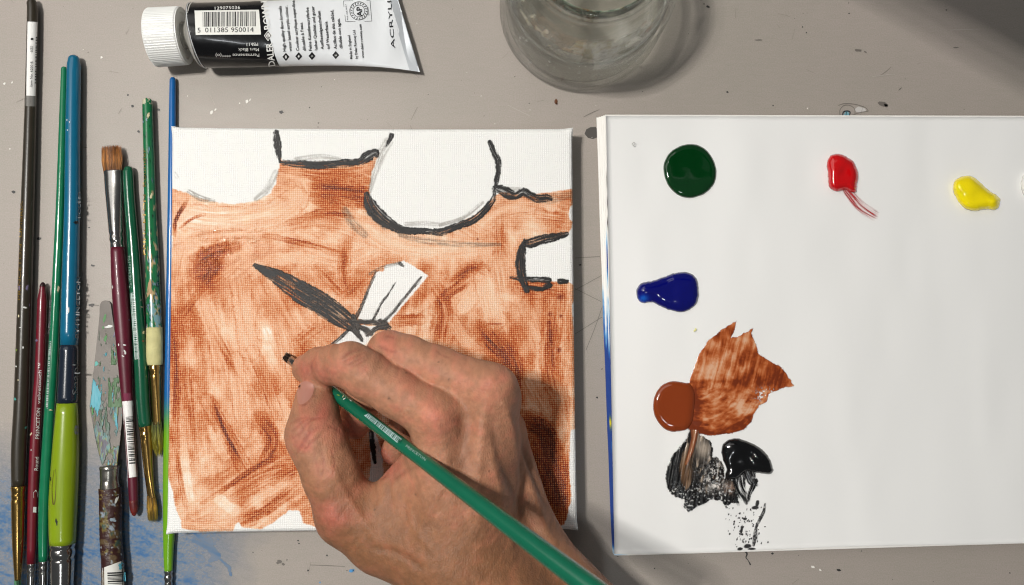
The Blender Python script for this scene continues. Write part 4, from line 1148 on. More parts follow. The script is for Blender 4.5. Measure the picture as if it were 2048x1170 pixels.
# 4 thick teal, navy and lime brush
r = brush_root(130, 700, 'thick round brush painted teal, navy and lime green, the biggest of the row')
def big(seg, mat, nm, caps=(0, 0)):
    return rod(nm, seg, zz(seg), mat, r, caps)
def zz(seg): return [float(np.interp(y, [100, 500, 900, 1200], [4.7, 5.4, 7.3, 6.6])) * mm for y in (seg[0][1], seg[-1][1])]
lac = dict(rough=.24, coat=.4)
h1 = big([(148, 110, 12.5), (147.8, 130, 14.4), (145.5, 270, 15.2), (144.2, 420, 16.2), (141, 560, 17.4), (138.5, 690, 18.8)], M('teal_lacquer', (8, 98, 130), vary=.1, vscale=80, **lac), 'handle', (1, 0))
h2 = big([(138.5, 690, 18.8), (136.5, 750, 20), (134.5, 806, 21.4)], M('navy_lacquer', (22, 32, 46), **lac), 'navy_band')
h3 = big([(134.5, 806, 21.4), (131.2, 907, 27.4), (127, 992, 29.2), (125.6, 1040, 28.4), (125.2, 1087, 26.6)], M('lime_lacquer', (130, 154, 18), rough=.3, coat=.25, vary=.1, vscale=60), 'lime_grip')
b1, b2, b3 = world_bvh(h1), world_bvh(h2), world_bvh(h3)
lettering('ROUND', (161.5, 436), (162.4, 384), 6.5, b1, m_greyprint, r)
lettering('BY PRINCETON', (157.5, 676), (160.5, 554), 7.5, b1, m_greyprint, r, bold=True)
lettering('Snap!', (156, 790), (156.5, 728), 12, b2, m_greyprint, r)
lettering('8', (157.2, 870), (157.8, 850), 9, b3, m_greyprint, r, bold=True)
flecks(b1, r, [(152, 445, 6, 3.6, .1, mk_dark), (134, 240, 1.2, 2, 0, mk_white), (139, 244, 1, 1.6, 0, mk_white), (135, 260, 1.4, 1.4, 0, mk_white), (137, 620, 1.5, 7, 0, mk_white)])
flecks(b3, r, [(101, 958, 1.3, 5, 0, mk_dark), (113, 1044, 2.2, 9, -.15, mk_dark)])
stroke = [[(108, 940, 1.2), (104, 975, 1.4), (106, 1008, 2.6), (110, 1000, 2), (112, 960, 1), (111, 938, .8)]]
V2 = []; F2 = []
for L in stroke:
    L = catmull(L, 6)
    for i, p in enumerate(L):
        V2 += [(p[0] - p[2] / 2, p[1]), (p[0] + p[2] / 2, p[1])]
    F2 = [[2 * i, 2 * i + 1, 2 * i + 3, 2 * i + 2] for i in range(len(L) - 1)]
drape('worn_scratch', V2, F2, b3, M('olive_scratch', (92, 84, 20), rough=.5), r)
rod('ferrule', [(125, 1087, 27), (124.8, 1120, 25.4), (124.3, 1170, 23.6), (124, 1240, 21)], (6.7 * mm, 6.4 * mm), m_silver, r, crimps=((1096, -.06, 3), (1106, .03, 4), (1116, -.06, 3)))

# 5 palette knife
r = brush_root(215, 900, 'worn palette knife caked with dried paint, its blade pointing up', 'palette knife', 'palette_knife')
m_blade = M('scuffed_steel', (84, 79, 74), rough=.45, metal=.4, vary=.25, vscale=90)
left = catmull([(199.5, 612), (198, 640), (190, 715), (181, 800), (180, 818), (184, 840), (193, 888), (204, 931)], 5)
right = catmull([(222, 612), (227, 645), (236, 715), (246, 790), (246, 818), (243, 850), (239, 890), (234, 931)], 5)
top = [(199.5 + 11.3 - 11.3 * math.cos(a), 612 - 11.5 * math.sin(a)) for a in np.linspace(.3, math.pi - .3, 7)]
OUT = np.array(list(top) + list(right[0:]) + list(left[::-1]))
zb = lambda y: .0016 + .0055 * np.clip((y - 600) / 331, 0, 1) ** 2
V = np.concatenate([un(OUT[:, 0], OUT[:, 1], zb(OUT[:, 1])), un(OUT[:, 0], OUT[:, 1], zb(OUT[:, 1]) - .0009)])
n = len(OUT)
bl = mesh_obj('blade', V, [list(range(n))[::-1], [n + i for i in range(n)]] + [[i, (i + 1) % n, n + (i + 1) % n, n + i] for i in range(n)], m_blade, r, False)
def knife_paint(X, Y):
    ins = sstep(-.5, 1.5, poly_sd(X, Y, OUT))
    n1 = fbm(X / 8, Y / 26, 400, 4); n2 = fbm(X / 4.5, Y / 20, 405, 4); n3 = fbm(X / 8, Y / 24, 409, 3)
    low = sstep(770, 815, Y)
    al = ins * np.clip(low * sstep(.44, .54, n1) + .9 * sstep(.68, .71, n2) * sstep(640, 700, Y), 0, 1)
    g = ((X > 222) & (Y > 690) & (Y < 730)) | ((X > 216) & (Y > 755) & (Y < 815)); al = np.maximum(al, ins * g * sstep(.38, .46, n2) * .95)
    tq = (np.exp(-(((X - 190) / 13) ** 2 + ((Y - 795) / 30) ** 2)) > .45 + 1.6 * (n2 - .5)); al = np.maximum(al, ins * tq)
    rgb = np.array([92, 110, 104.0]) + 0 * X[..., None]
    def bl_(m, c):
        nonlocal rgb
        rgb = rgb * (1 - m[..., None]) + np.array(c, float) * m[..., None]
    bl_(sstep(.48, .56, n3), (84, 132, 134)); bl_(sstep(.56, .62, n2), (74, 100, 80)); bl_(sstep(.60, .66, n3) * .8, (118, 122, 64)); bl_(sstep(.64, .7, n1) * .8, (70, 60, 84))
    bl_(g * 1.0, (64, 104, 60)); bl_(tq * 1.0, (76, 160, 176)); bl_(sstep(.60, .64, n1) * tq * .7, (60, 150, 160)); bl_((np.exp(-(((X - 183) / 6) ** 2 + ((Y - 822) / 10) ** 2)) > .5) * .9, (60, 130, 50))
    bl_(sstep(880, 925, Y) * sstep(.5, .6, n2), (150, 140, 50))
    return rgb, al, .3 + n1
mask_mesh('dried_paint', (174, 596, 252, 934), 1.0, knife_paint, lambda X, Y: zb(Y), M('crusted_paint', attr=True, alpha=True, rough=.5), bl, amin=.2, lift=.0001, thick=.0004)
flecks(world_bvh(bl), r, [(209, 637, 2.5, 9, .2, mk_green), (206, 655, 1.6, 3, 0, mk_green), (218, 653, 9, 3, -.1, mk_white), (211, 676, 3, 7, .2, mk_green), (193, 727, 4, 7, 0, mk_teal), (229, 668, 2, 6, .3, mk_violet)])
rod('ferrule', [(219, 932, 19.5), (218.5, 955, 19), (219.5, 976, 20)], (7.2 * mm, 7.0 * mm), M('worn_nickel', (170, 166, 158), rough=.26, metal=.9, vary=.5, vscale=160), r, crimps=((936, .05, 3), (960, -.05, 5)))
def crust(X, Y):
    n1 = fbm(X / 12, Y / 16, 420, 4); n2 = fbm(X / 16, Y / 13, 424, 4); n3 = fbm(X / 6, Y / 7, 428, 3)
    rgb = np.array([50, 20, 17.0]) + 0 * X[..., None]
    for m, c in ((sstep(.56, .62, n2), (84, 66, 42)), (sstep(.60, .65, n1), (112, 96, 46)), (sstep(.75, .78, n3), (140, 146, 150)), (sstep(.62, .66, n2) * (np.abs(Y - 1030) < 30), (140, 152, 164)), (sstep(.66, .7, n1), (60, 76, 66))):
        rgb = rgb * (1 - m[..., None]) + np.array(c, float) * m[..., None]
    return rgb
h = rod('handle', [(219.5, 976, 22.6), (221, 1000, 23), (222, 1080, 22.6), (225.5, 1125, 23), (227, 1180, 24), (229, 1240, 24)], (6.6 * mm, 6.2 * mm), M('paint_crusted_wood', attr=True, rough=.5, bump=(260, .8, .0012)), r, (0, 0), seg=72, sub=26, colfn=crust)
hb = world_bvh(h)
patch('label', [(205, 1136), (246, 1121), (250, 1220), (206, 1220)], hb, M('creased_white_label', (214, 214, 208), rough=.4, bump=(120, .5, .001)), r, 10, 8)
barcode('barcode', (215.5, 1168), (214.5, 1144), 32, hb, m_blackprint, r, 8, 7, unit=1.3)
flecks(hb, r, [(242, 1132, 5, 8, .2, mk_sky), (249, 1155, 3, 10, .1, mk_sky), (233, 1000, 3, 8, .5, mk_white), (226, 1040, 7, 4, .2, M('grey_blue_dried_paint', (140, 156, 168), rough=.4))])

# 6 flat burgundy brush, bristles up
r = brush_root(245, 650, 'flat brush with amber bristles pointing up, shiny ferrule and burgundy handle')
tuft('bristles', (225.5, 345), (222, 290), 17.5, 19.5, 4.6 * mm, [(110, 66, 30), (176, 116, 58), (204, 142, 78), (150, 90, 44)], r, n=420, flat=.32, splay=.10, taper=.7, round_tip=.02, seed=4)
rod('ferrule', [(225.5, 341, 19.0), (227, 375, 18.4), (229.5, 420, 16.6), (232.8, 470, 14.8), (235, 497, 14)], (4.7 * mm, 4.6 * mm), m_silver, r, crimps=((470, -.07, 3), (479, .03, 3), (486, -.07, 3)), flat=[.40, .45, .68, .95, 1.0])
h = rod('handle', [(235, 495, 14.2), (238, 545, 16), (242, 595, 17.4), (248, 680, 16.6), (254, 787, 12.4), (259.5, 870, 10.6), (265.5, 955, 10.2), (267.5, 1005, 9), (268.5, 1031, 5)], (4.7 * mm, 4.2 * mm), M('burgundy_lacquer', (92, 14, 38), rough=.42, vary=.25, vscale=120, coat=.1), r, (0, 1), blunt=1.2)
hb = world_bvh(h)
patch('label', [(244.5, 803), (266, 801), (275.5, 953), (256, 956)], hb, M('matt_white_label', (232, 231, 228), rough=.35), r, 8, 10)
barcode('barcode', (258.5, 928), (251.5, 834), 15, hb, m_blackprint, r, 11, 5, lift=.0002, unit=1.25)
patch('film_wrap', [(243, 787), (265, 786), (266, 800), (244, 802)], hb, M('burgundy_film', (120, 56, 76), rough=.12), r, 6, 3)
flecks(hb, r, [(249, 690, 4, 1.4, .2, mk_white), (250, 705, 5, 2, 1.2, mk_white), (246, 712, 3, 1.4, .4, mk_white), (225, 574, 1, 4, 0, mk_white), (237, 690, 1.2, 3, 0, mk_white), (258, 640, 1, 2, 0, mk_violet)])
rod('dipped_tip', [(267.2, 1000, 9.4), (268, 1016, 8.6), (268.7, 1032, 5.4)], (4.3 * mm, 4.22 * mm), M('rusty_red_tip', (120, 40, 30), rough=.4, tint2=(60, 14, 26), vscale=200), r, (0, 1), blunt=1.2)

# 7 green brush with brass ferrule and ochre bristles at the bottom
r = brush_root(280, 700, 'green brush with printed barcode, brass ferrule and ochre bristles pointing down')
h = rod('handle', [(256, 332, 9.5), (256.4, 350, 11), (259, 400, 11.2), (267, 500, 11.8), (273, 595, 13), (282, 720, 14.4), (286, 804, 14), (290.3, 853, 13.2)], (4.0 * mm, 4.2 * mm), M('deep_green_lacquer', (10, 86, 58), rough=.22, vary=.25, vscale=100, coat=.5), r, (1, 0))
hb = world_bvh(h)
patch('barcode_strip', [(260, 586), (267.5, 585), (277.5, 718), (269.5, 720)], hb, M('silver_barcode_print', (180, 196, 190), rough=.35), r, 4, 10)
barcode('barcode', (271, 719), (261, 587), 8.5, hb, M('green_barcode_gap', (10, 70, 48), rough=.3), r, 13, 3, unit=1.1)
lettering('757063435194', (264, 576), (260.5, 511), 6, hb, M('pale_green_print', (150, 178, 164)), r)
flecks(hb, r, [(284, 614, 3, 1.2, .3, mk_cream), (287, 665, 2, 4, .2, mk_cream), (286, 682, 3, 1.6, .2, mk_brownp), (282, 600, 1, 1, 0, mk_white)])
rod('ferrule', [(290.3, 852, 13.2), (292, 870, 12.6), (297, 940, 9.6), (300.5, 975, 8.4), (303, 996, 8.6)], (4.2 * mm, 4.0 * mm), m_gold, r, crimps=((862, -.07, 4), (870, .04, 4), (878, -.06, 4)), flat=[1, 1, .85, .6, .45])
tuft('bristles', (302.8, 993), (306, 1046), 8.2, 9.6, 4.0 * mm, [(120, 84, 26), (178, 136, 40), (196, 160, 70), (120, 110, 40)], r, n=240, flat=.45, splay=.16, taper=.8, seed=6)

# 8 worn green brush with masking tape
r = brush_root(310, 560, 'battered green brush with chipped paint, cream tape and stained yellow green bristles')
def chipped(X, Y):
    n1 = fbm(X / 4, Y / 9, 440, 4); n2 = fbm(X / 6, Y / 14, 445, 4)
    rgb = np.array([22, 104, 62.0]) + 0 * X[..., None]
    w = sstep(430, 620, Y)
    for m, c in ((sstep(.64, .68, n1 + .08 * w), (12, 50, 36)), (sstep(.665, .69, n2 + .10 * w) * (Y > 380), (176, 152, 112)), (sstep(.76, .78, n1 + .05 * w), (120, 150, 170)),
                 ((Y < 208) * sstep(.46, .5, n1), (190, 186, 160)), (sstep(.70, .73, n2 + .1 * w) * (Y > 600), (110, 150, 156))):
        rgb = rgb * (1 - m[..., None]) + np.array(c, float) * m[..., None]
    return rgb
h = rod('handle', [(294.5, 196, 9.4), (295, 215, 10.6), (297, 280, 11), (301, 420, 12.2), (304, 500, 13.6), (306.5, 595, 15.2), (309, 660, 16)], (4.2 * mm, 4.2 * mm), M('chipped_green_lacquer', attr=True, rough=.26, coat=.35), r, (1, 0), seg=64, sub=24, colfn=chipped, blunt=.6)
hb = world_bvh(h)
lettering('PRINCETON  Rounder', (291.5, 510), (291.0, 296), 6, hb, m_goldprint, r)
flecks(hb, r, [(297, 230, 2.4, 7, .3, mk_cream), (299, 575, 5, 22, .05, M('tan_masking_tape', (170, 140, 104), rough=.7)), (302, 392, 2.5, 6, .3, mk_cream)])
rod('tape', [(309, 655, 16.4), (309.3, 700, 17), (309.8, 722, 16.4), (310, 730, 14.6)], (4.25 * mm, 4.3 * mm), M('cream_masking_tape', (206, 200, 142), rough=.7, vary=.25, vscale=150, bump=(300, .7, .0008)), r, sub=6)
rod('ferrule', [(310, 728, 12.4), (311.5, 770, 11.4), (312.6, 830, 9.6), (313.4, 849, 9.2)], (4.3 * mm, 4.0 * mm), m_gold, r, crimps=((738, .08, 5), (748, -.05, 4)), flat=[1, .95, .6, .5])
tuft('bristles', (313.4, 846), (316.5, 916), 9.2, 10.4, 4.0 * mm, [(86, 96, 52), (120, 122, 44), (176, 160, 40), (150, 140, 36)], r, n=220, flat=.5, splay=.22, taper=.7, seed=8, round_tip=.25)

# 9 thin blue brush running along the canvas edge
r = brush_root(340, 640, 'slim brush shading from blue to lime green along the left edge of the canvas')
def bl2(X, Y):
    t = sstep(780, 880, Y)[..., None]
    return np.array([14, 92, 158]) * (1 - t) + np.array([104, 158, 22]) * t
h = rod('handle', [(345.3, 154, 5.2), (345.2, 175, 6.6), (344.2, 300, 7.4), (342, 480, 8), (339, 700, 9), (337.5, 850, 10), (337.5, 960, 11.8), (338, 1050, 12.2), (337, 1100, 10.6), (337, 1141, 8.8)], (2.6 * mm, 3.1 * mm), M('blue_to_lime_lacquer', attr=True, rough=.24, coat=.4), r, (1, 0), sub=14, colfn=bl2)
rod('ferrule', [(337, 1141, 9), (337, 1160, 8.6), (337, 1185, 8), (337, 1240, 6)], (3 * mm, 2.8 * mm), m_silver, r, crimps=((1149, -.12, 3), (1155, .06, 3), (1163, -.12, 3)))

# ------------------------------------------------------------------ acrylic paint tube
def paint_tube():
    t = thing('paint_tube', un(560, 70, 0), 'black and white acrylic paint tube with a ribbed white screw cap', 'paint tube')
    zc = .0158
    A, B = un(304, 75.5, zc), un(370, 71.5, zc)
    ax = (B - A) / np.linalg.norm(B - A)
    s = np.cross(ax, (0, 0, 1.0)); s /= np.linalg.norm(s); u = np.cross(s, ax)
    k = float(mpp(330, 70, zc)); R = 57.5 * k
    m_cap = M('white_ribbed_plastic', (228, 229, 226), rough=.42, sss=0)
    # ribbed barrel: fine ridges run along the axis
    L = np.linalg.norm(B - A); seg = 72 * 4
    V = []
    prof = [(0, .80), (0.0, .93), (.02, .975), (.06, 1.0), (.94, .985), (.965, .97), (.965, .955), (1.0, .955), (1.0, .80), (.96, .76)]
    for i, (tt, rr) in enumerate(prof):
        for j in range(seg):
            th = 2 * math.pi * j / seg
            rib = 1.0 - (.010 if (j % 4) in (2, 3) and 2 <= i <= 5 else 0)
            V.append(A + ax * L * tt + R * rr * rib * (math.cos(th) * s + math.sin(th) * u))
    f = [list(map(int, x)) for x in grid_faces(len(prof), seg, True)] + [list(range(seg))[::-1], [(len(prof) - 1) * seg + j for j in range(seg)]]
    o = mesh_obj('cap', V, f, m_cap, t, False)
    def lathe(name, prof, mat, z1=zc, seg=48):
        V = []
        for (px, py, r_px) in prof:
            c = un(px, py, z1)
            for j in range(seg):
                th = 2 * math.pi * j / seg
                V.append(c + r_px * k * (math.cos(th) * s + math.sin(th) * u))
        return mesh_obj(name, V, [list(map(int, x)) for x in grid_faces(len(prof), seg, True)], mat, t)
    lathe('neck', [(360, 72, 24), (368, 71.5, 27), (369, 71.4, 27), (370, 71.3, 24), (373, 71.2, 24), (374, 71.1, 27), (377, 71, 27.5), (380, 70.8, 30)], M('grey_plastic_neck', (150, 148, 140), rough=.25, coat=.3))
    lathe('shoulder', [(379, 70.8, 28), (381, 70.8, 33), (385, 70.6, 44), (390, 70.4, 54), (394, 70.2, 60), (396, 70.1, 62.5), (398, 70, 62)], M('grey_plastic_shoulder', (168, 166, 160), rough=.3, coat=.2))
    # flexible body: round at the shoulder, squeezed flat at the crimp
    n, seg = 90, 72
    def body(tt, th, off=0.0):
        e = tt ** 1.15
        cx = 395 + (796 - 395) * tt; cy = 71.5 + (53 - 71.5) * tt ** 1.6
        w = (63 + (94 - 63) * (.25 * tt + .75 * tt ** 4)) * k; hgt = (63 * (1 - e) + 2.2 * e) * k
        h0 = zc * (1 - e) + .0062 * e
        c = un(cx, cy, h0)
        dent = .0009 * (fbm(tt * 7 + 3, np.cos(th) * 2 + 5, 460, 3) - .5) * np.sin(np.pi * tt)
        cr = .0006 * np.sin(tt * 34 + 3 * np.cos(th)) * sstep(.75, .98, tt)
        slant = ax * (.0078 * -np.cos(th) * 0 + (.5 * (1 - np.cos(th) * -1) * 0))
        shear = np.cos(th) * (w * .10 + .0030 * e)          # the end leans: bottom further right
        rad = 1.0
        return c + s * (w + off) * np.cos(th) * rad + u * ((hgt + off) * np.sin(th) + dent + cr * np.sin(th)) + ax * shear
    def shell(name, t0, t1, off, mat, nn):
        V = np.array([body(tt, 2 * math.pi * j / seg, off) for tt in np.linspace(t0, t1, nn) for j in range(seg)])
        return mesh_obj(name, V, [list(map(int, x)) for x in grid_faces(nn, seg, True)], mat, t)
    m_lab = M('white_laminate_tube', (226, 229, 231), rough=.3, bump=(60, .25, .002), coat=.15)
    m_blk = M('black_printed_band', (11, 11, 13), rough=.26, bump=(70, .25, .002), coat=.2)
    shell('tube_body', .372, 1.0, .0, m_lab, 70)
    shell('black_band', .004, .374, .00008, m_blk, 44)
    shell('white_rim', -.012, .008, .00025, m_lab, 4)
    # folded crimp at the end
    V = []
    for tt, hh in ((.992, 1.0), (1.035, .6), (1.04, .2)):
        for j in range(seg):
            th = 2 * math.pi * j / seg
            V.append(body(tt, th) + 0)
    mesh_obj('crimp', V, [list(map(int, x)) for x in grid_faces(3, seg, True)] + [[2 * seg + j for j in range(seg)]], M('crimped_foil_end', (205, 210, 214), rough=.28, metal=.3), t)
    # one BVH of the whole body for the print
    V = np.array([body(tt, 2 * math.pi * j / seg, .0001) for tt in np.linspace(0, 1, 120) for j in range(seg)])
    bv = BVHTree.FromPolygons([tuple(v) for v in V], [tuple(map(int, f)) for f in grid_faces(120, seg, True)])
    def z3(x, y): return (270 + x / 3.413, y / 3.413)
    w, bk = m_white, m_blackprint
    patch('barcode_label', [z3(406, 72), z3(846, 66), z3(860, 236), z3(414, 238)], bv, M('white_barcode_label', (232, 232, 226), rough=.4), t, 14, 10, .00012)
    q0, q1 = z3(820, 78), z3(458, 80)
    barcode('barcode', z3(462, 82), z3(822, 78), 29.5, bv, bk, t, 21, 5, .0002, unit=.98)
    lettering('5', z3(428, 222), z3(448, 221), 10, bv, bk, t)
    lettering('011385', z3(478, 221), z3(636, 219), 10, bv, bk, t)
    lettering('950014', z3(656, 219), z3(810, 217), 10, bv, bk, t)
    lettering('129075036', z3(545, 66), z3(718, 60), 6.4, bv, w, t)
    lettering('Permanence ****(o)', z3(848, 366), z3(550, 368), 6.6, bv, w, t)
    lettering('Mars Black', z3(845, 328), z3(705, 330), 6.6, bv, w, t)
    lettering('PBk11', z3(840, 291), z3(762, 293), 6.6, bv, w, t)
    def serif(s_, p0, p1, h, name):
        lettering(s_, p0, p1, h, bv, w, t, name, True)
    serif('DALER', z3(956, 449), z3(936, 290), 13.5, 'lettering')
    serif('ROWNEY', z3(926, 198), z3(892, -70), 13.5, 'lettering')
    dm = [z3(908, 206), z3(936, 242), z3(908, 282), z3(880, 243)]
    drape('diamond_emblem', dm, [[0, 1, 2, 3]], bv, w, t)
    ctr = np.mean(dm, axis=0); ring = [tuple(ctr + (np.array(p) - ctr) * .78) for p in dm] + [tuple(ctr + (np.array(p) - ctr) * .60) for p in dm]
    drape('diamond_emblem_line', ring, [[i, (i + 1) % 4, 4 + (i + 1) % 4, 4 + i] for i in range(4)], bv, bk, t, .0002)
    for s_, x0, y0, x1, y1 in (('High quality flow formula', 1030, 350, 998, 40), ('water based acrylic colour.', 1070, 350, 1040, 38), ('Couleur acrylique super-fine,', 1120, 346, 1088, -4), ('diluable à l’eau.', 1166, 346, 1142, 150),
                              ('Feine Künstleracrylfarbe', 1207, 346, 1184, 50), ('hoher Qualität und guter', 1246, 342, 1222, 42), ('Ausfliesseigenschaften', 1288, 336, 1264, 74), ('auf Wasserbasis.', 1328, 334, 1312, 142),
                              ('Acrílico de alta calidad,', 1378, 334, 1352, 66), ('diluible con agua.', 1416, 330, 1396, 124), ('Made in England', 1484, 402, 1468, 240), ('by Daler Rowney Ltd', 1520, 400, 1502, 206), ('www.daler-rowney.com', 1564, 396, 1544, 164)):
        lettering(s_, z3(x0, y0), z3(x1, y1), 6.2 if x0 < 1450 else 5.2, bv, bk, t, bold=True)
    for s_, x, y in (('GB', 1030, 388), ('F', 1118, 384), ('D', 1208, 382), ('E', 1370, 376)):
        drape('language_diamond', [z3(x, y - 28), z3(x + 24, y), z3(x, y + 28), z3(x - 24, y)], [[0, 1, 2, 3]], bv, bk, t)
        wd = 9 if len(s_) == 1 else 14
        lettering(s_, z3(x + 7, y + wd * .6), z3(x + 5, y - wd * .6), 4, bv, w, t, 'language_letter')
    lettering('ACRYLIC', z3(1776, 330), z3(1740, -70), 8.2, bv, bk, t)
    # certification box: frame, round seal and letters
    def line(pts, wd, closed=False):
        P = [np.array(z3(*p)) for p in pts]; P = P + [P[0]] if closed else P
        V, Fc = [], []
        for i, p in enumerate(P):
            a = P[min(i + 1, len(P) - 1)] - P[max(i - 1, 0)]
            if closed and i in (0, len(P) - 1): a = P[1] - P[-2]
            nn = np.array([-a[1], a[0]]) / np.hypot(*a) * wd / 2
            V += [p + nn, p - nn]
        for i in range(len(P) - 1):
            Fc.append([2 * i, 2 * i + 1, 2 * i + 3, 2 * i + 2])
        drape('seal_line', V, Fc, bv, bk, t)
    for a, b in (((1422, 6), (1604, 4)), ((1604, 4), (1616, 144)), ((1616, 144), (1438, 148)), ((1438, 148), (1422, 6))):
        line([a, b], .8)
    circ = lambda r_: [(1528 + r_ * math.cos(a), 74 + r_ * math.sin(a)) for a in np.linspace(0, 2 * math.pi, 37)[:-1]]
    line(circ(62), 1.2, True); line(circ(40), 1.0, True)
    for a in np.linspace(0, 2 * math.pi, 19)[:-1]:
        line([(1528 + 46 * math.cos(a), 74 + 46 * math.sin(a)), (1528 + 57 * math.cos(a + .12), 74 + 57 * math.sin(a + .12))], 1.5)
    lettering('AP', z3(1552, 112), z3(1546, 44), 11, bv, bk, t, 'seal_letters', True)
    lettering('FOR USA ONLY', z3(1456, 134), z3(1442, 26), 2.6, bv, bk, t)
    lettering('CONFORMS TO', z3(1600, 104), z3(1592, 48), 2.4, bv, bk, t)
paint_tube()

# ------------------------------------------------------------------ jar of brush water
def jar():
    bx, by = 1160, 28
    c = un(bx, by, 0)
    t = thing('glass_jar', c, 'round clear glass jar of rinse water with green and brown paint around its mouth', 'jar')
    def lathe(name, prof, mat, seg=96, closed=False, colfn=None):
        V = []
        for (rr, z) in prof:
            for j in range(seg):
                th = 2 * math.pi * j / seg
                V.append((c[0] + rr * math.cos(th) * mm, c[1] + rr * math.sin(th) * mm, z * mm))
        n = len(prof)
        f = [list(map(int, x)) for x in grid_faces(n, seg, True)]
        if closed: f += [[(n - 1) * seg + j, (n - 1) * seg + (j + 1) % seg, (j + 1) % seg, j] for j in range(seg)]
        else: f += [list(range(seg))[::-1], [(n - 1) * seg + j for j in range(seg)]]
        V = np.array(V)
        return mesh_obj(name, V, f, mat, t, True, None if colfn is None else colfn(V))
    outer = catmull([(38, .6), (41.5, 1.4), (43.4, 5), (43.6, 14), (43.6, 30), (43.4, 46), (42.0, 55), (38.0, 63), (33.8, 68), (32.6, 71), (33.0, 75), (33.6, 78), (32.9, 81.5)], 5)
    inner = catmull([(31.0, 81.8), (30.2, 79), (30.0, 74), (30.4, 70), (34.5, 65), (39.0, 56), (40.4, 47), (40.6, 30), (40.6, 14), (39.5, 7.5), (34, 5.4)], 5)
    def clear(name, ior, tint, lo, hi):
        """clear medium: refracting towards the rims, plainly see-through face on"""
        k = NT(name)
        tr = k.n('ShaderNodeBsdfTransparent'); tr.inputs[0].default_value = (*tint, 1)
        rf = k.n('ShaderNodeBsdfRefraction'); rf.inputs['Color'].default_value = (*tint, 1); rf.inputs['Roughness'].default_value = 0; rf.inputs['IOR'].default_value = ior
        gl = k.n('ShaderNodeBsdfGlossy'); gl.inputs['Roughness'].default_value = 0.01
        lw = k.n('ShaderNodeLayerWeight', i_Blend=.5)
        mx = k.n('ShaderNodeMixShader'); m2 = k.n('ShaderNodeMixShader')
        k.l(k.math('MULTIPLY_ADD', k.math('POWER', lw.outputs['Facing'], 3.0), hi - lo, lo), mx.inputs[0])
        k.l(tr.outputs[0], mx.inputs[1]); k.l(rf.outputs[0], mx.inputs[2])
        k.l(k.math('MULTIPLY_ADD', k.math('POWER', lw.outputs['Facing'], 5.0), .45, .065), m2.inputs[0]); k.l(mx.outputs[0], m2.inputs[1]); k.l(gl.outputs[0], m2.inputs[2])
        k.l(m2.outputs[0], k.t.nodes['Material Output'].inputs['Surface'])
        return k.m
    glass_m = clear('clear_jar_glass', 1.48, (.99, .994, .988), .02, .8)
    water_m = clear('rinse_water', 1.33, (.982, .986, .97), .02, .7)
    prof = [(0.2, .6)] + [tuple(p) for p in outer] + [tuple(p) for p in inner] + [(0.2, 5.0)]
    lathe('glass_body', prof, glass_m)
    lathe('rinse_water', [(0.2, 5.2), (34.2, 5.3), (39.7, 7.4), (40.75, 14), (40.75, 30), (40.7, 37.4), (40.2, 36.6), (38, 36.2), (0.2, 36.2)], water_m)
    # paint dried round the inside of the neck
    def film(V):
        th = np.arctan2(V[:, 1] - c[1], V[:, 0] - c[0]); z = V[:, 2] / mm
        n1 = fbm(th * 5 + 30, z / 3, 480, 4); n2 = fbm(th * 9 + 60, z / 2, 484, 4)
        rgb = np.array([112, 150, 128.0]) + 0 * th[:, None]
        for m, q in ((sstep(.48, .6, n1), (64, 104, 84)), (sstep(.54, .62, n2), (150, 104, 56)), (sstep(.6, .66, n1), (176, 190, 170)), (sstep(74, 70, z), (92, 84, 56))):
            rgb = rgb * (1 - m[:, None]) + np.array(q, float) * m[:, None]
        al = np.clip(.35 + 1.2 * (n1 - .35) + .7 * (n2 - .4), .15, .9)
        return np.concatenate([lin(np.clip(rgb, 0, 255)), al[:, None]], 1)
    seg = 260; V = []
    for rr, z in [(29.7, z) for z in np.linspace(70.5, 79.8, 14)] + [(29.5, z) for z in np.linspace(79.8, 70.5, 14)]:
        for j in range(seg):
            th = 2 * math.pi * j / seg
            V.append((c[0] + rr * math.cos(th) * mm, c[1] + rr * math.sin(th) * mm, z * mm))
    V = np.array(V)
    mesh_obj('dried_paint_ring', V, grid_faces(28, seg, True), M('paint_film_on_glass', attr=True, alpha=True, rough=.25), t, True, film(V))
    def ring(name, R0, z0, r0, mat, n=120, m=10):
        V = []
        for i in range(n):
            th = 2 * math.pi * i / n
            for j in range(m):
                ph = 2 * math.pi * j / m; q = R0 + r0 * math.cos(ph)
                V.append((c[0] + q * math.cos(th) * mm, c[1] + q * math.sin(th) * mm, (z0 + r0 * math.sin(ph)) * mm))
        f = grid_faces(n, m, True)
        f = np.concatenate([f, np.stack([np.arange(m) + (n - 1) * m, (np.arange(m) + 1) % m + (n - 1) * m, (np.arange(m) + 1) % m, np.arange(m)], 1)])
        mesh_obj(name, V, f, mat, t)
    ring('water_meniscus', 39.6, 37.0, .7, M('meniscus_water', (240, 242, 236), rough=.05, trans=.8, ior=1.33))
    # pale see-through patch on the inside of the shoulder
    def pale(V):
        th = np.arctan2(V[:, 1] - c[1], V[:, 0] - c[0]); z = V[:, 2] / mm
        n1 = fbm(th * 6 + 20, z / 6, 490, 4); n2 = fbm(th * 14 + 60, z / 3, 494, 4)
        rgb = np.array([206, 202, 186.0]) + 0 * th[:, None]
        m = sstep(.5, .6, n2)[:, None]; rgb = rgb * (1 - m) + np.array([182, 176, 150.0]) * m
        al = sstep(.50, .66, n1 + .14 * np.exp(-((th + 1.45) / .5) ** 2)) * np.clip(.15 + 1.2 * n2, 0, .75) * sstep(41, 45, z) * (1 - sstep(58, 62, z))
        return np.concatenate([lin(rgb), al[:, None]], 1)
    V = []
    pr = catmull([(40.2, 41), (40.2, 46), (38.8, 55), (36.2, 61)], 6)
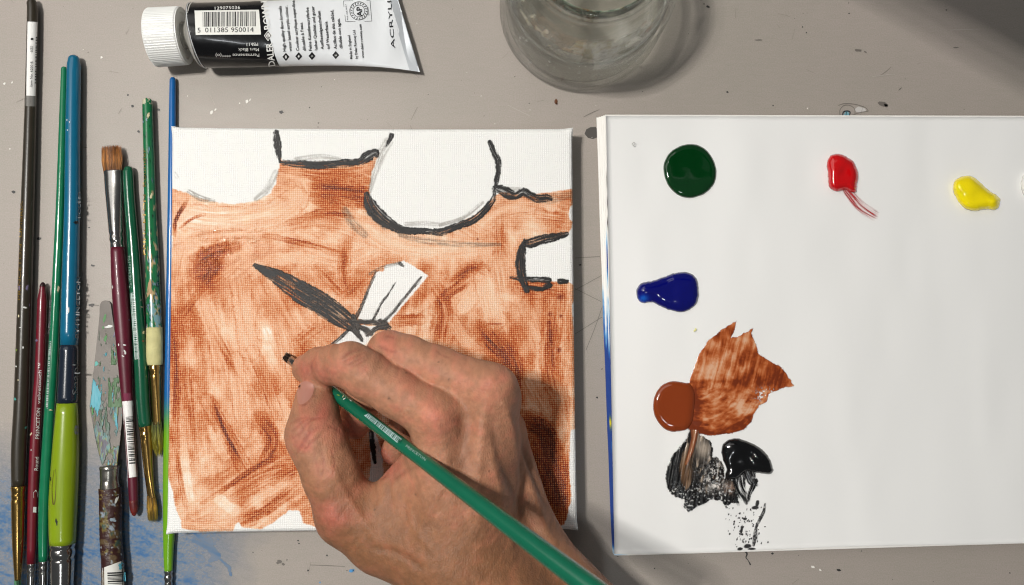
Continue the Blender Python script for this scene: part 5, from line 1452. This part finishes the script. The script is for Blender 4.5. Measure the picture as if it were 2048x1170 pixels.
    for rr, z in pr:
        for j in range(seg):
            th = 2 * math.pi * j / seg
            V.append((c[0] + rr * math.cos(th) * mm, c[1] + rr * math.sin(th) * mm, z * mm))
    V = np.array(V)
    mesh_obj('pale_patch', V, grid_faces(len(pr), seg, True), M('pale_patch_on_glass', attr=True, alpha=True, rough=.3), t, True, pale(V))
    # air bubbles under the water line
    m_b = M('bubble_skin', (250, 250, 246), rough=.05, trans=.6, ior=1.2)
    rs = random.Random(12)
    for i in range(16):
        th = rs.uniform(-2.6, -.6); z = rs.uniform(8, 34); q = 40.3 * mm
        p = Vector((c[0] + q * math.cos(th), c[1] + q * math.sin(th), z * mm))
        bmm = bmesh.new(); bmesh.ops.create_icosphere(bmm, subdivisions=2, radius=rs.uniform(.4, .9) * mm)
        Vb = [v.co + p for v in bmm.verts]; Fb = [[v.index for v in f.verts] for f in bmm.faces]; bmm.free()
        mesh_obj('bubble', [tuple(v) for v in Vb], Fb, m_b, t)
    return t
jar()

# ------------------------------------------------------------------ the held brush
def zc_(x, y): return (540 + x / 2.053, 600 + y / 2.053)
HA, HB = un(574, 715.5, .0205), un(1196, 1186, .142)
def rod_world(name, stations, mat, parent, seg=28, flat=None, colfn=None, cap1=False):
    ax = HB - HA; L = np.linalg.norm(ax); ax = ax / L
    s = np.cross(ax, (0, 0, 1.0)); s /= np.linalg.norm(s); u = np.cross(s, ax)
    st = catmull([(a, b, 1 if flat is None else flat[i]) for i, (a, b) in enumerate(stations)], 6)
    V = []
    for a, rr, fl in st:
        for j in range(seg):
            t = 2 * math.pi * j / seg
            V.append(HA + ax * L * a + rr * mm * (math.cos(t) * s + math.sin(t) * u * fl))
    n = len(st)
    f = [list(map(int, x)) for x in grid_faces(n, seg, True)] + [list(range(seg))[::-1], [(n - 1) * seg + j for j in range(seg)]]
    V = np.array(V)
    return mesh_obj(name, V, f, mat, parent, True)
hbr = thing('paintbrush', un(620, 750, .017), 'green brush held in the hand, its dark loaded tip touching the canvas', 'paintbrush')
rod_world('ferrule', [(.012, 2.1), (.03, 2.2), (.08, 2.3), (.14, 2.5), (.155, 2.6)], m_silver, hbr, flat=[.5, .6, .8, 1, 1])
hh_ = rod_world('handle', [(.152, 2.55), (.18, 2.75), (.25, 2.9), (.36, 3.0), (.52, 3.1), (.7, 3.55), (.85, 4.0), (1.0, 4.4), (1.03, 4.4)], M('green_brush_lacquer', (14, 98, 72), rough=.24, vary=.15, vscale=90, coat=.4), hbr)
ax_ = HB - HA
def tuft_world():
    rs = random.Random(9); V, Fc = [], []
    ax = ax_ / np.linalg.norm(ax_); s = np.cross(ax, (0, 0, 1.0)); s /= np.linalg.norm(s); u = np.cross(s, ax)
    root = HA + ax * .0025
    for i in range(160):
        th = rs.uniform(0, 6.283); q = math.sqrt(rs.random()); a, b = q * math.cos(th) * 2.0, q * math.sin(th) * 1.0
        p0 = root + (s * a + u * b) * mm; p1 = root - ax * (.0045 + rs.random() * .0008) + (s * a * 1.0 + u * b * .5) * mm
        b0 = len(V)
        for p, rad in ((p0, .16), ((p0 + p1) / 2, .16), (p1, .05)):
            for j in range(3):
                t = 2.094 * j + th; V.append(p + rad * mm * (math.cos(t) * s + math.sin(t) * u))
        for m_ in range(2):
            for j in range(3):
                Fc.append([b0 + 3 * m_ + j, b0 + 3 * m_ + (j + 1) % 3, b0 + 3 * m_ + 3 + (j + 1) % 3, b0 + 3 * m_ + 3 + j])
    return mesh_obj('bristles', V, Fc, M('black_loaded_bristle', (16, 15, 15), rough=.3), hbr)
tuft_world()
hb = world_bvh(hh_)
patch('barcode_strip', [zc_(386, 474), zc_(404, 466), zc_(541, 571), zc_(522, 586)], hb, M('silver_brush_print', (170, 196, 196), rough=.35), hbr, 4, 12, .0002)
for i in range(11):
    a = i / 11.0
    p = np.array(zc_(394 + (528 - 394) * a, 481 + (590 - 481) * a)); 
barcode('barcode', zc_(404, 468), zc_(540, 573), 8.5, hb, M('green_print_gap', (12, 82, 62), rough=.3), hbr, 31, 4, .0003, 1.2)
lettering('PRINCETON', zc_(556, 602), zc_(636, 660), 5.2, hb, M('pale_print', (150, 178, 170)), hbr)
flecks(hb, hbr, [zc_(285, 372) + (3.5, 1, .7, mk_cream), zc_(305, 405) + (3.5, 1, -.6, mk_white), zc_(280, 390) + (4, 1, .4, mk_lime), zc_(330, 412) + (3, .8, .6, mk_white), zc_(360, 490) + (2, 1.2, .5, mk_yel), zc_(300, 395) + (1, 3.5, .2, mk_cream)])

# ------------------------------------------------------------------ the painter's right hand
def build_hand():
    h = 0.8                                                       # voxel, mm
    J = lambda x, y, z: un(*zc_(x, y), z * mm) * 1000.0
    pts = {}
    org = np.array([J(20, 1500, 0)[0] - 8, J(500, 1780, 30)[1], 14.0])
    top = np.array([J(1500, 1300, 80)[0], J(500, 90, 40)[1] + 6, 142.0])
    n = np.ceil((top - org) / h).astype(int)
    gx, gy, gz = [org[i] + h * np.arange(n[i], dtype=np.float32) for i in range(3)]
    def box(lo, hi):
        a = np.clip(np.floor((np.array(lo) - org) / h).astype(int), 0, n); b = np.clip(np.ceil((np.array(hi) - org) / h).astype(int) + 1, 0, n)
        return tuple(slice(int(i), int(j)) for i, j in zip(a, b))
    def cap(F, A, B, ra, rb, k, mar=16):
        A = np.array(A, np.float32); B = np.array(B, np.float32)
        m = max(ra, rb) + mar
        s = box(np.minimum(A, B) - m, np.maximum(A, B) + m)
        x = gx[s[0]][:, None, None]; y = gy[s[1]][None, :, None]; z = gz[s[2]][None, None, :]
        d = B - A; L2 = float(d @ d) + 1e-6
        t = np.clip(((x - A[0]) * d[0] + (y - A[1]) * d[1] + (z - A[2]) * d[2]) / L2, 0, 1)
        D = np.sqrt((x - A[0] - t * d[0]) ** 2 + (y - A[1] - t * d[1]) ** 2 + (z - A[2] - t * d[2]) ** 2) - (ra + (rb - ra) * t)
        f = F[s]
        q = np.clip(.5 + .5 * (f - D) / k, 0, 1)
        F[s] = f * (1 - q) + D * q - k * q * (1 - q)
    new = lambda: np.full(tuple(n), 60.0, np.float32)
    def chain(pp, k=3.0):
        F = new()
        for a, b in zip(pp[:-1], pp[1:]):
            cap(F, J(*a[:3]), J(*b[:3]), a[3], b[3], k)
        return F
    def smin(a, b, k):
        q = np.clip(.5 + .5 * (a - b) / k, 0, 1)
        return a * (1 - q) + b * q - k * q * (1 - q)
    index = chain([(690, 485, 73, 11.6), (520, 384, 71, 10.4), (400, 310, 69, 10.4), (330, 268, 65, 10.2), (265, 266, 56, 9.0), (205, 272, 46, 8.6), (152, 282, 37.5, 7.2)])
    middle = chain([(905, 372, 72, 11.6), (690, 286, 65, 10.2), (560, 238, 61, 10.2), (490, 220, 56, 10.2), (430, 320, 48, 9.2), (385, 400, 40, 8.8), (345, 505, 30, 8.0)])
    ring = chain([(922, 402, 60, 11.0), (690, 350, 44, 9.8), (600, 380, 36, 9.6), (570, 510, 28, 8.2), (512, 622, 25.5, 6.8)])
    pinky = chain([(955, 535, 40, 10.0), (800, 560, 31, 8.8), (690, 640, 27, 8.2), (620, 710, 25.5, 7.4)])
    thumb = chain([(320, 880, 56, 14.2), (252, 720, 59, 12.4), (205, 600, 57, 12.4), (180, 548, 56, 12.2), (186, 470, 51, 10.2), (182, 405, 46.5, 8.9)], 4.0)
    fing = np.minimum(np.minimum(ring, pinky), middle)
    fing = smin(smin(middle, ring, .9), pinky, .9)
    fing = smin(fing, index, .9)
    palm = new()
    for a, b, ra, rb in [((690, 485, 73), (720, 1040, 66), 11.4, 14), ((905, 372, 71), (810, 1060, 66), 11.4, 14), ((922, 402, 60), (900, 1080, 56), 11, 13), ((955, 535, 40), (1050, 990, 38), 10.5, 16),
                         ((690, 640, 60), (470, 890, 56), 13, 13), ((700, 800, 58), (480, 960, 54), 14, 14), ((840, 620, 58), (820, 1000, 54), 13, 17), ((320, 880, 55), (470, 980, 54), 14, 14.5),
                         ((470, 975, 54), (640, 1010, 56), 14.2, 19), ((640, 1000, 57), (1150, 1620, 68), 19.5, 22), ((1030, 1000, 42), (1480, 1520, 50), 17, 22), ((800, 1060, 58), (1290, 1580, 64), 20, 23), ((780, 560, 52), (900, 560, 50), 12, 12)]:
        cap(palm, J(*a), J(*b), ra, rb, 9.0)
    F = smin(fing, palm, 4.5)
    F = smin(F, thumb, 5.0)
    del fing, palm, index, middle, ring, pinky, thumb
    # -- surface nets
    S = F < 0
    c8 = [(i, j, k) for i in (0, 1) for j in (0, 1) for k in (0, 1)]
    cnt = np.zeros(tuple(n - 1), np.uint8)
    for i, j, k in c8:
        cnt += S[i:n[0] - 1 + i, j:n[1] - 1 + j, k:n[2] - 1 + k]
    act = (cnt > 0) & (cnt < 8)
    I = np.argwhere(act)
    vid = np.full(act.shape, -1, np.int32); vid[act] = np.arange(len(I))
    val = {c: F[I[:, 0] + c[0], I[:, 1] + c[1], I[:, 2] + c[2]] for c in c8}
    acc = np.zeros((len(I), 3)); num = np.zeros(len(I))
    for a in c8:
        for ax in range(3):
            if a[ax] == 0:
                b = list(a); b[ax] = 1; b = tuple(b)
                fa, fb = val[a], val[b]
                m = (fa < 0) != (fb < 0)
                t = np.where(m, fa / np.where(m, fa - fb, 1), 0)
                p = np.array(a, float)[None] + 0 * acc; p[:, ax] = t
                acc += p * m[:, None]; num += m
    V = (I + acc / num[:, None]) * h + org
    Q = []
    for ax in range(3):
        o1, o2 = (ax + 1) % 3, (ax + 2) % 3
        sl = [slice(1, n[i] - 1) for i in range(3)]; sl[ax] = slice(0, n[ax] - 1)
        s2 = list(sl); s2[ax] = slice(1, n[ax])
        a, b = S[tuple(sl)], S[tuple(s2)]
        E = np.argwhere(a != b); flip = a[tuple(E.T)]
        E = E + np.array([x.start for x in sl])
        e1 = np.zeros(3, int); e1[o1] = 1; e2 = np.zeros(3, int); e2[o2] = 1
        q = np.stack([vid[tuple((E - e1 - e2).T)], vid[tuple((E - e2).T)], vid[tuple(E.T)], vid[tuple((E - e1).T)]], 1)
        q[~flip] = q[~flip][:, ::-1]
        Q.append(q)
    Q = np.concatenate(Q); Q = Q[(Q >= 0).all(1)]
    # keep it smooth
    e = np.concatenate([Q[:, [0, 1]], Q[:, [1, 2]], Q[:, [2, 3]], Q[:, [3, 0]]])
    deg = np.bincount(e.ravel(), minlength=len(V)).astype(float)
    for it in range(3):
        sm = np.stack([np.bincount(e[:, 0], V[e[:, 1], i], len(V)) + np.bincount(e[:, 1], V[e[:, 0], i], len(V)) for i in range(3)], 1) / np.maximum(deg, 1)[:, None]
        V = V + .5 * (sm - V)
    def normals(V):
        fn = np.cross(V[Q[:, 2]] - V[Q[:, 0]], V[Q[:, 3]] - V[Q[:, 1]])
        N = np.stack([sum(np.bincount(Q[:, c], fn[:, i], len(V)) for c in range(4)) for i in range(3)], 1)
        return N / (np.linalg.norm(N, axis=1, keepdims=True) + 1e-9)
    N = normals(V)
    X, Y = proj(V * mm)
    zx, zy = (X - 540) * 2.053, (Y - 600) * 2.053
    view = CAM * 1000 - V; view /= np.linalg.norm(view, axis=1, keepdims=True)
    facing = sstep(.05, .4, (N * view).sum(1)) * (V[:, 2] > 32)
    disp = np.zeros(len(V)); dark = np.zeros(len(V)); red = np.zeros(len(V)); pale = np.zeros(len(V))
    def blob(x, y, r, amp, rd=0.0, asp=1.0, pl=0.0):
        nonlocal disp, red, pale
        g = np.exp(-(((zx - x) / r) ** 2 + ((zy - y) / (r * asp)) ** 2))
        disp += amp * g * facing; red += rd * g; pale += pl * g
    def ridge(pts, w, amp, rd=0.0, dk=0.0):
        nonlocal disp, red, dark
        q = catmull([(p[0], p[1], 1) for p in pts], 5) if len(pts) > 2 else np.array([(p[0], p[1], 1) for p in pts], float)
        d, s, l, _ = pdist(zx, zy, q)
        tot = s.max() + 1e-6
        g = np.exp(-(d / w) ** 2) * np.clip(np.minimum(s, tot - s) / (tot * .2) + .25, 0, 1) * facing
        disp += amp * g; red += rd * g; dark += dk * g
    blob(668, 470, 62, 2.2, .3, pl=.9); blob(900, 330, 60, 1.8, .3, pl=.6); blob(985, 340, 36, 1.2, .2); blob(700, 530, 60, .4, .45)
    blob(120, 560, 70, .6, .5); blob(255, 880, 80, 1.0, .75); blob(160, 440, 60, 0, .5); blob(150, 285, 50, 0, .7); blob(245, 300, 60, 0, .35); blob(350, 250, 60, .3, .3)
    blob(480, 180, 60, 0, .35); blob(540, 470, 50, 0, .15); blob(470, 690, 40, 0, .6); blob(345, 520, 60, 0, .7); blob(470, 640, 60, 0, .6); blob(230, 470, 60, 0, .3); blob(780, 200, 80, 0, .15)
    # tendons and veins on the back of the hand
    ridge([(700, 530), (730, 700), (760, 900)], 26, .7); ridge([(880, 430), (862, 600), (850, 820), (860, 960)], 26, 1.3)
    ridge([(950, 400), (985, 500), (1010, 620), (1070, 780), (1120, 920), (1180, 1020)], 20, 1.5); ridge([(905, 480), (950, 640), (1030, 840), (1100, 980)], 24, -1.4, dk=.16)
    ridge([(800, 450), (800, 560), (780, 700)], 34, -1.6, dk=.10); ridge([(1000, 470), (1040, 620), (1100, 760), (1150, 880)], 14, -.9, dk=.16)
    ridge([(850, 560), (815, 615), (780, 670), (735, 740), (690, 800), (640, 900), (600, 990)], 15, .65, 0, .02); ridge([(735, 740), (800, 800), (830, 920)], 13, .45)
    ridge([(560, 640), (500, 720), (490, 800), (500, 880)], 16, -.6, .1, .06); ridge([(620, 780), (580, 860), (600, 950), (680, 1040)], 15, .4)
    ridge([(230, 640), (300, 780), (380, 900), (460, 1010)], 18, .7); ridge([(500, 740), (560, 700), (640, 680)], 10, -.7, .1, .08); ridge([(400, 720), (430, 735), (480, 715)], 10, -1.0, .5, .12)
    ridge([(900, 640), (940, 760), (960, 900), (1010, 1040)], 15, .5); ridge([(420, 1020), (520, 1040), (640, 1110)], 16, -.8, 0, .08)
    # skin folds at the finger joints, given in photo pixels
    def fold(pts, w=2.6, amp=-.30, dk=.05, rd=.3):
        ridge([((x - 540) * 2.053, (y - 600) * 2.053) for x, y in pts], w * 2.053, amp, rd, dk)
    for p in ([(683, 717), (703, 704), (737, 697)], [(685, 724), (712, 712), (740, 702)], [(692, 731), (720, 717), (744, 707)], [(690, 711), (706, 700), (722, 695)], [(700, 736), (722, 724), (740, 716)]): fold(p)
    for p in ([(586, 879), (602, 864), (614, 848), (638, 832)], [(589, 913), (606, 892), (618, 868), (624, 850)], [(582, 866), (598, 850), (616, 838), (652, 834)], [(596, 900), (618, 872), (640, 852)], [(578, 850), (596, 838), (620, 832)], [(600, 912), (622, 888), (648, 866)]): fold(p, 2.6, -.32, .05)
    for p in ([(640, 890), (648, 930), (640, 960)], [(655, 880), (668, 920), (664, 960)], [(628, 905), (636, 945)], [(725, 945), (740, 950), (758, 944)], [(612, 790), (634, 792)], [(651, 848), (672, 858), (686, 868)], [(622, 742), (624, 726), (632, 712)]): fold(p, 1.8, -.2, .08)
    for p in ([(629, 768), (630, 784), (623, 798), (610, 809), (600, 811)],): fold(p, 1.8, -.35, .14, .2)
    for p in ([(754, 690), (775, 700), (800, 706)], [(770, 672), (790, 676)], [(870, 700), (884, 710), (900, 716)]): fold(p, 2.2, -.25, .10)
    # skin grain
    ua = (V[:, 0] - V[:, 1]) * .7071; va_ = (V[:, 0] + V[:, 1]) * .7071
    low_ = sstep(600, 900, zy)
    disp += facing * (low_ * .42 * (fbm(ua / 1.7, va_ / 9, 520, 3) - .5) + .40 * (fbm(ua / 5, va_ / 4, 524, 2) - .5) + .16 * (fbm(V[:, 0] / 1.6, V[:, 1] / 1.6, 500, 3) - .5) + .35 * (fbm(V[:, 0] / 9, V[:, 1] / 9, 504, 3) - .5))
    V = V + N * disp[:, None]
    N = normals(V)
    mot = fbm(V[:, 0] / 5, V[:, 1] / 5 + V[:, 2] / 9, 510, 4) - .5
    mot2 = fbm(V[:, 0] / 1.5, V[:, 1] / 1.5 + V[:, 2] / 3, 514, 3) - .5
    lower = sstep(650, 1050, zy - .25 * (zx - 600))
    tan = np.array([170, 121, 94.0]) * (1 - lower[:, None]) + np.array([138, 96, 68.0]) * lower[:, None]  # browner towards the wrist, also darkened in colour for the weaker light there
    r_ = np.clip(red * 1.15 + 1.5 * mot * (1 - .4 * lower), 0, 1)[:, None]
    col = tan * (1 - r_ * .62) + np.array([172, 92, 80]) * r_ * .62
    col = col * (1 + .20 * mot[:, None] + .22 * mot2[:, None]) * (1 - np.clip(dark, 0, .6)[:, None]) * (1 + .10 * pale[:, None])  # crease shade and knuckle highlights are painted into the skin colour
    for (x, y, r0) in [(488, 403, 6), (735, 328, 4), (560, 300, 3), (600, 800, 4), (900, 700, 4), (430, 860, 3), (690, 255, 3)]:
        m = np.clip(1.4 - np.hypot(zx - x, zy - y) / r0, 0, 1)[:, None]; col = col * (1 - .4 * m)
    t = thing('person', un(860, 900, .017), "painter's bare right hand and wrist, pinching a green brush over the canvas", 'person')
    k = NT('weathered_skin')
    va = k.n('ShaderNodeVertexColor', layer_name='Col'); k.l(va.outputs[0], k.b.inputs['Base Color'])
    k.set(Roughness=.52)
    k.b.inputs['Specular IOR Level'].default_value = .26
    k.b.inputs['Subsurface Weight'].default_value = .16
    k.b.inputs['Subsurface Radius'].default_value = (1.0, .35, .2); k.b.inputs['Subsurface Scale'].default_value = .0024
    tc = k.n('ShaderNodeTexCoord').outputs['Object']
    v1 = k.n('ShaderNodeTexVoronoi', i_Scale=1300.0); k.l(tc, v1.inputs['Vector'])
    mp = k.n('ShaderNodeMapping'); mp.inputs['Rotation'].default_value = (0, 0, math.radians(35)); mp.inputs['Scale'].default_value = (1500, 420, 900); k.l(tc, mp.inputs[0])
    n2 = k.n('ShaderNodeTexNoise', i_Scale=1.0, i_Detail=3.0); k.l(mp.outputs[0], n2.inputs['Vector'])
    hsum = k.math('ADD', k.math('MULTIPLY', v1.outputs['Distance'], .6), k.math('MULTIPLY', n2.outputs[0], 1.2))
    bp = k.n('ShaderNodeBump', i_Strength=.6, i_Distance=.00036); k.l(hsum, bp.inputs['Height']); k.l(bp.outputs[0], k.b.inputs['Normal'])
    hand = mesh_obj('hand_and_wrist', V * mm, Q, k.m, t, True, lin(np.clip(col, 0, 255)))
    # thumb nail
    bv = world_bvh(hand)
    O = catmull([(599, 768), (609, 763), (620, 764), (627, 772), (627, 784), (620, 797), (608, 807), (599, 808), (595, 799), (595, 782)], 4, True)
    c = O.mean(0)
    rings = [c + (O - c) * s for s in (.05, .35, .65, .88, 1.0)]
    P = np.concatenate(rings); kk = len(O)
    nail = drape('thumb_nail', P, [list(map(int, f)) for f in grid_faces(5, kk, True)] + [list(range(kk))[::-1]], bv, M('thumb_nail_pink', (172, 121, 106), rough=.28, spec=.5, coat=.15, sss=.1), t, .00018, True)
    return t
build_hand()
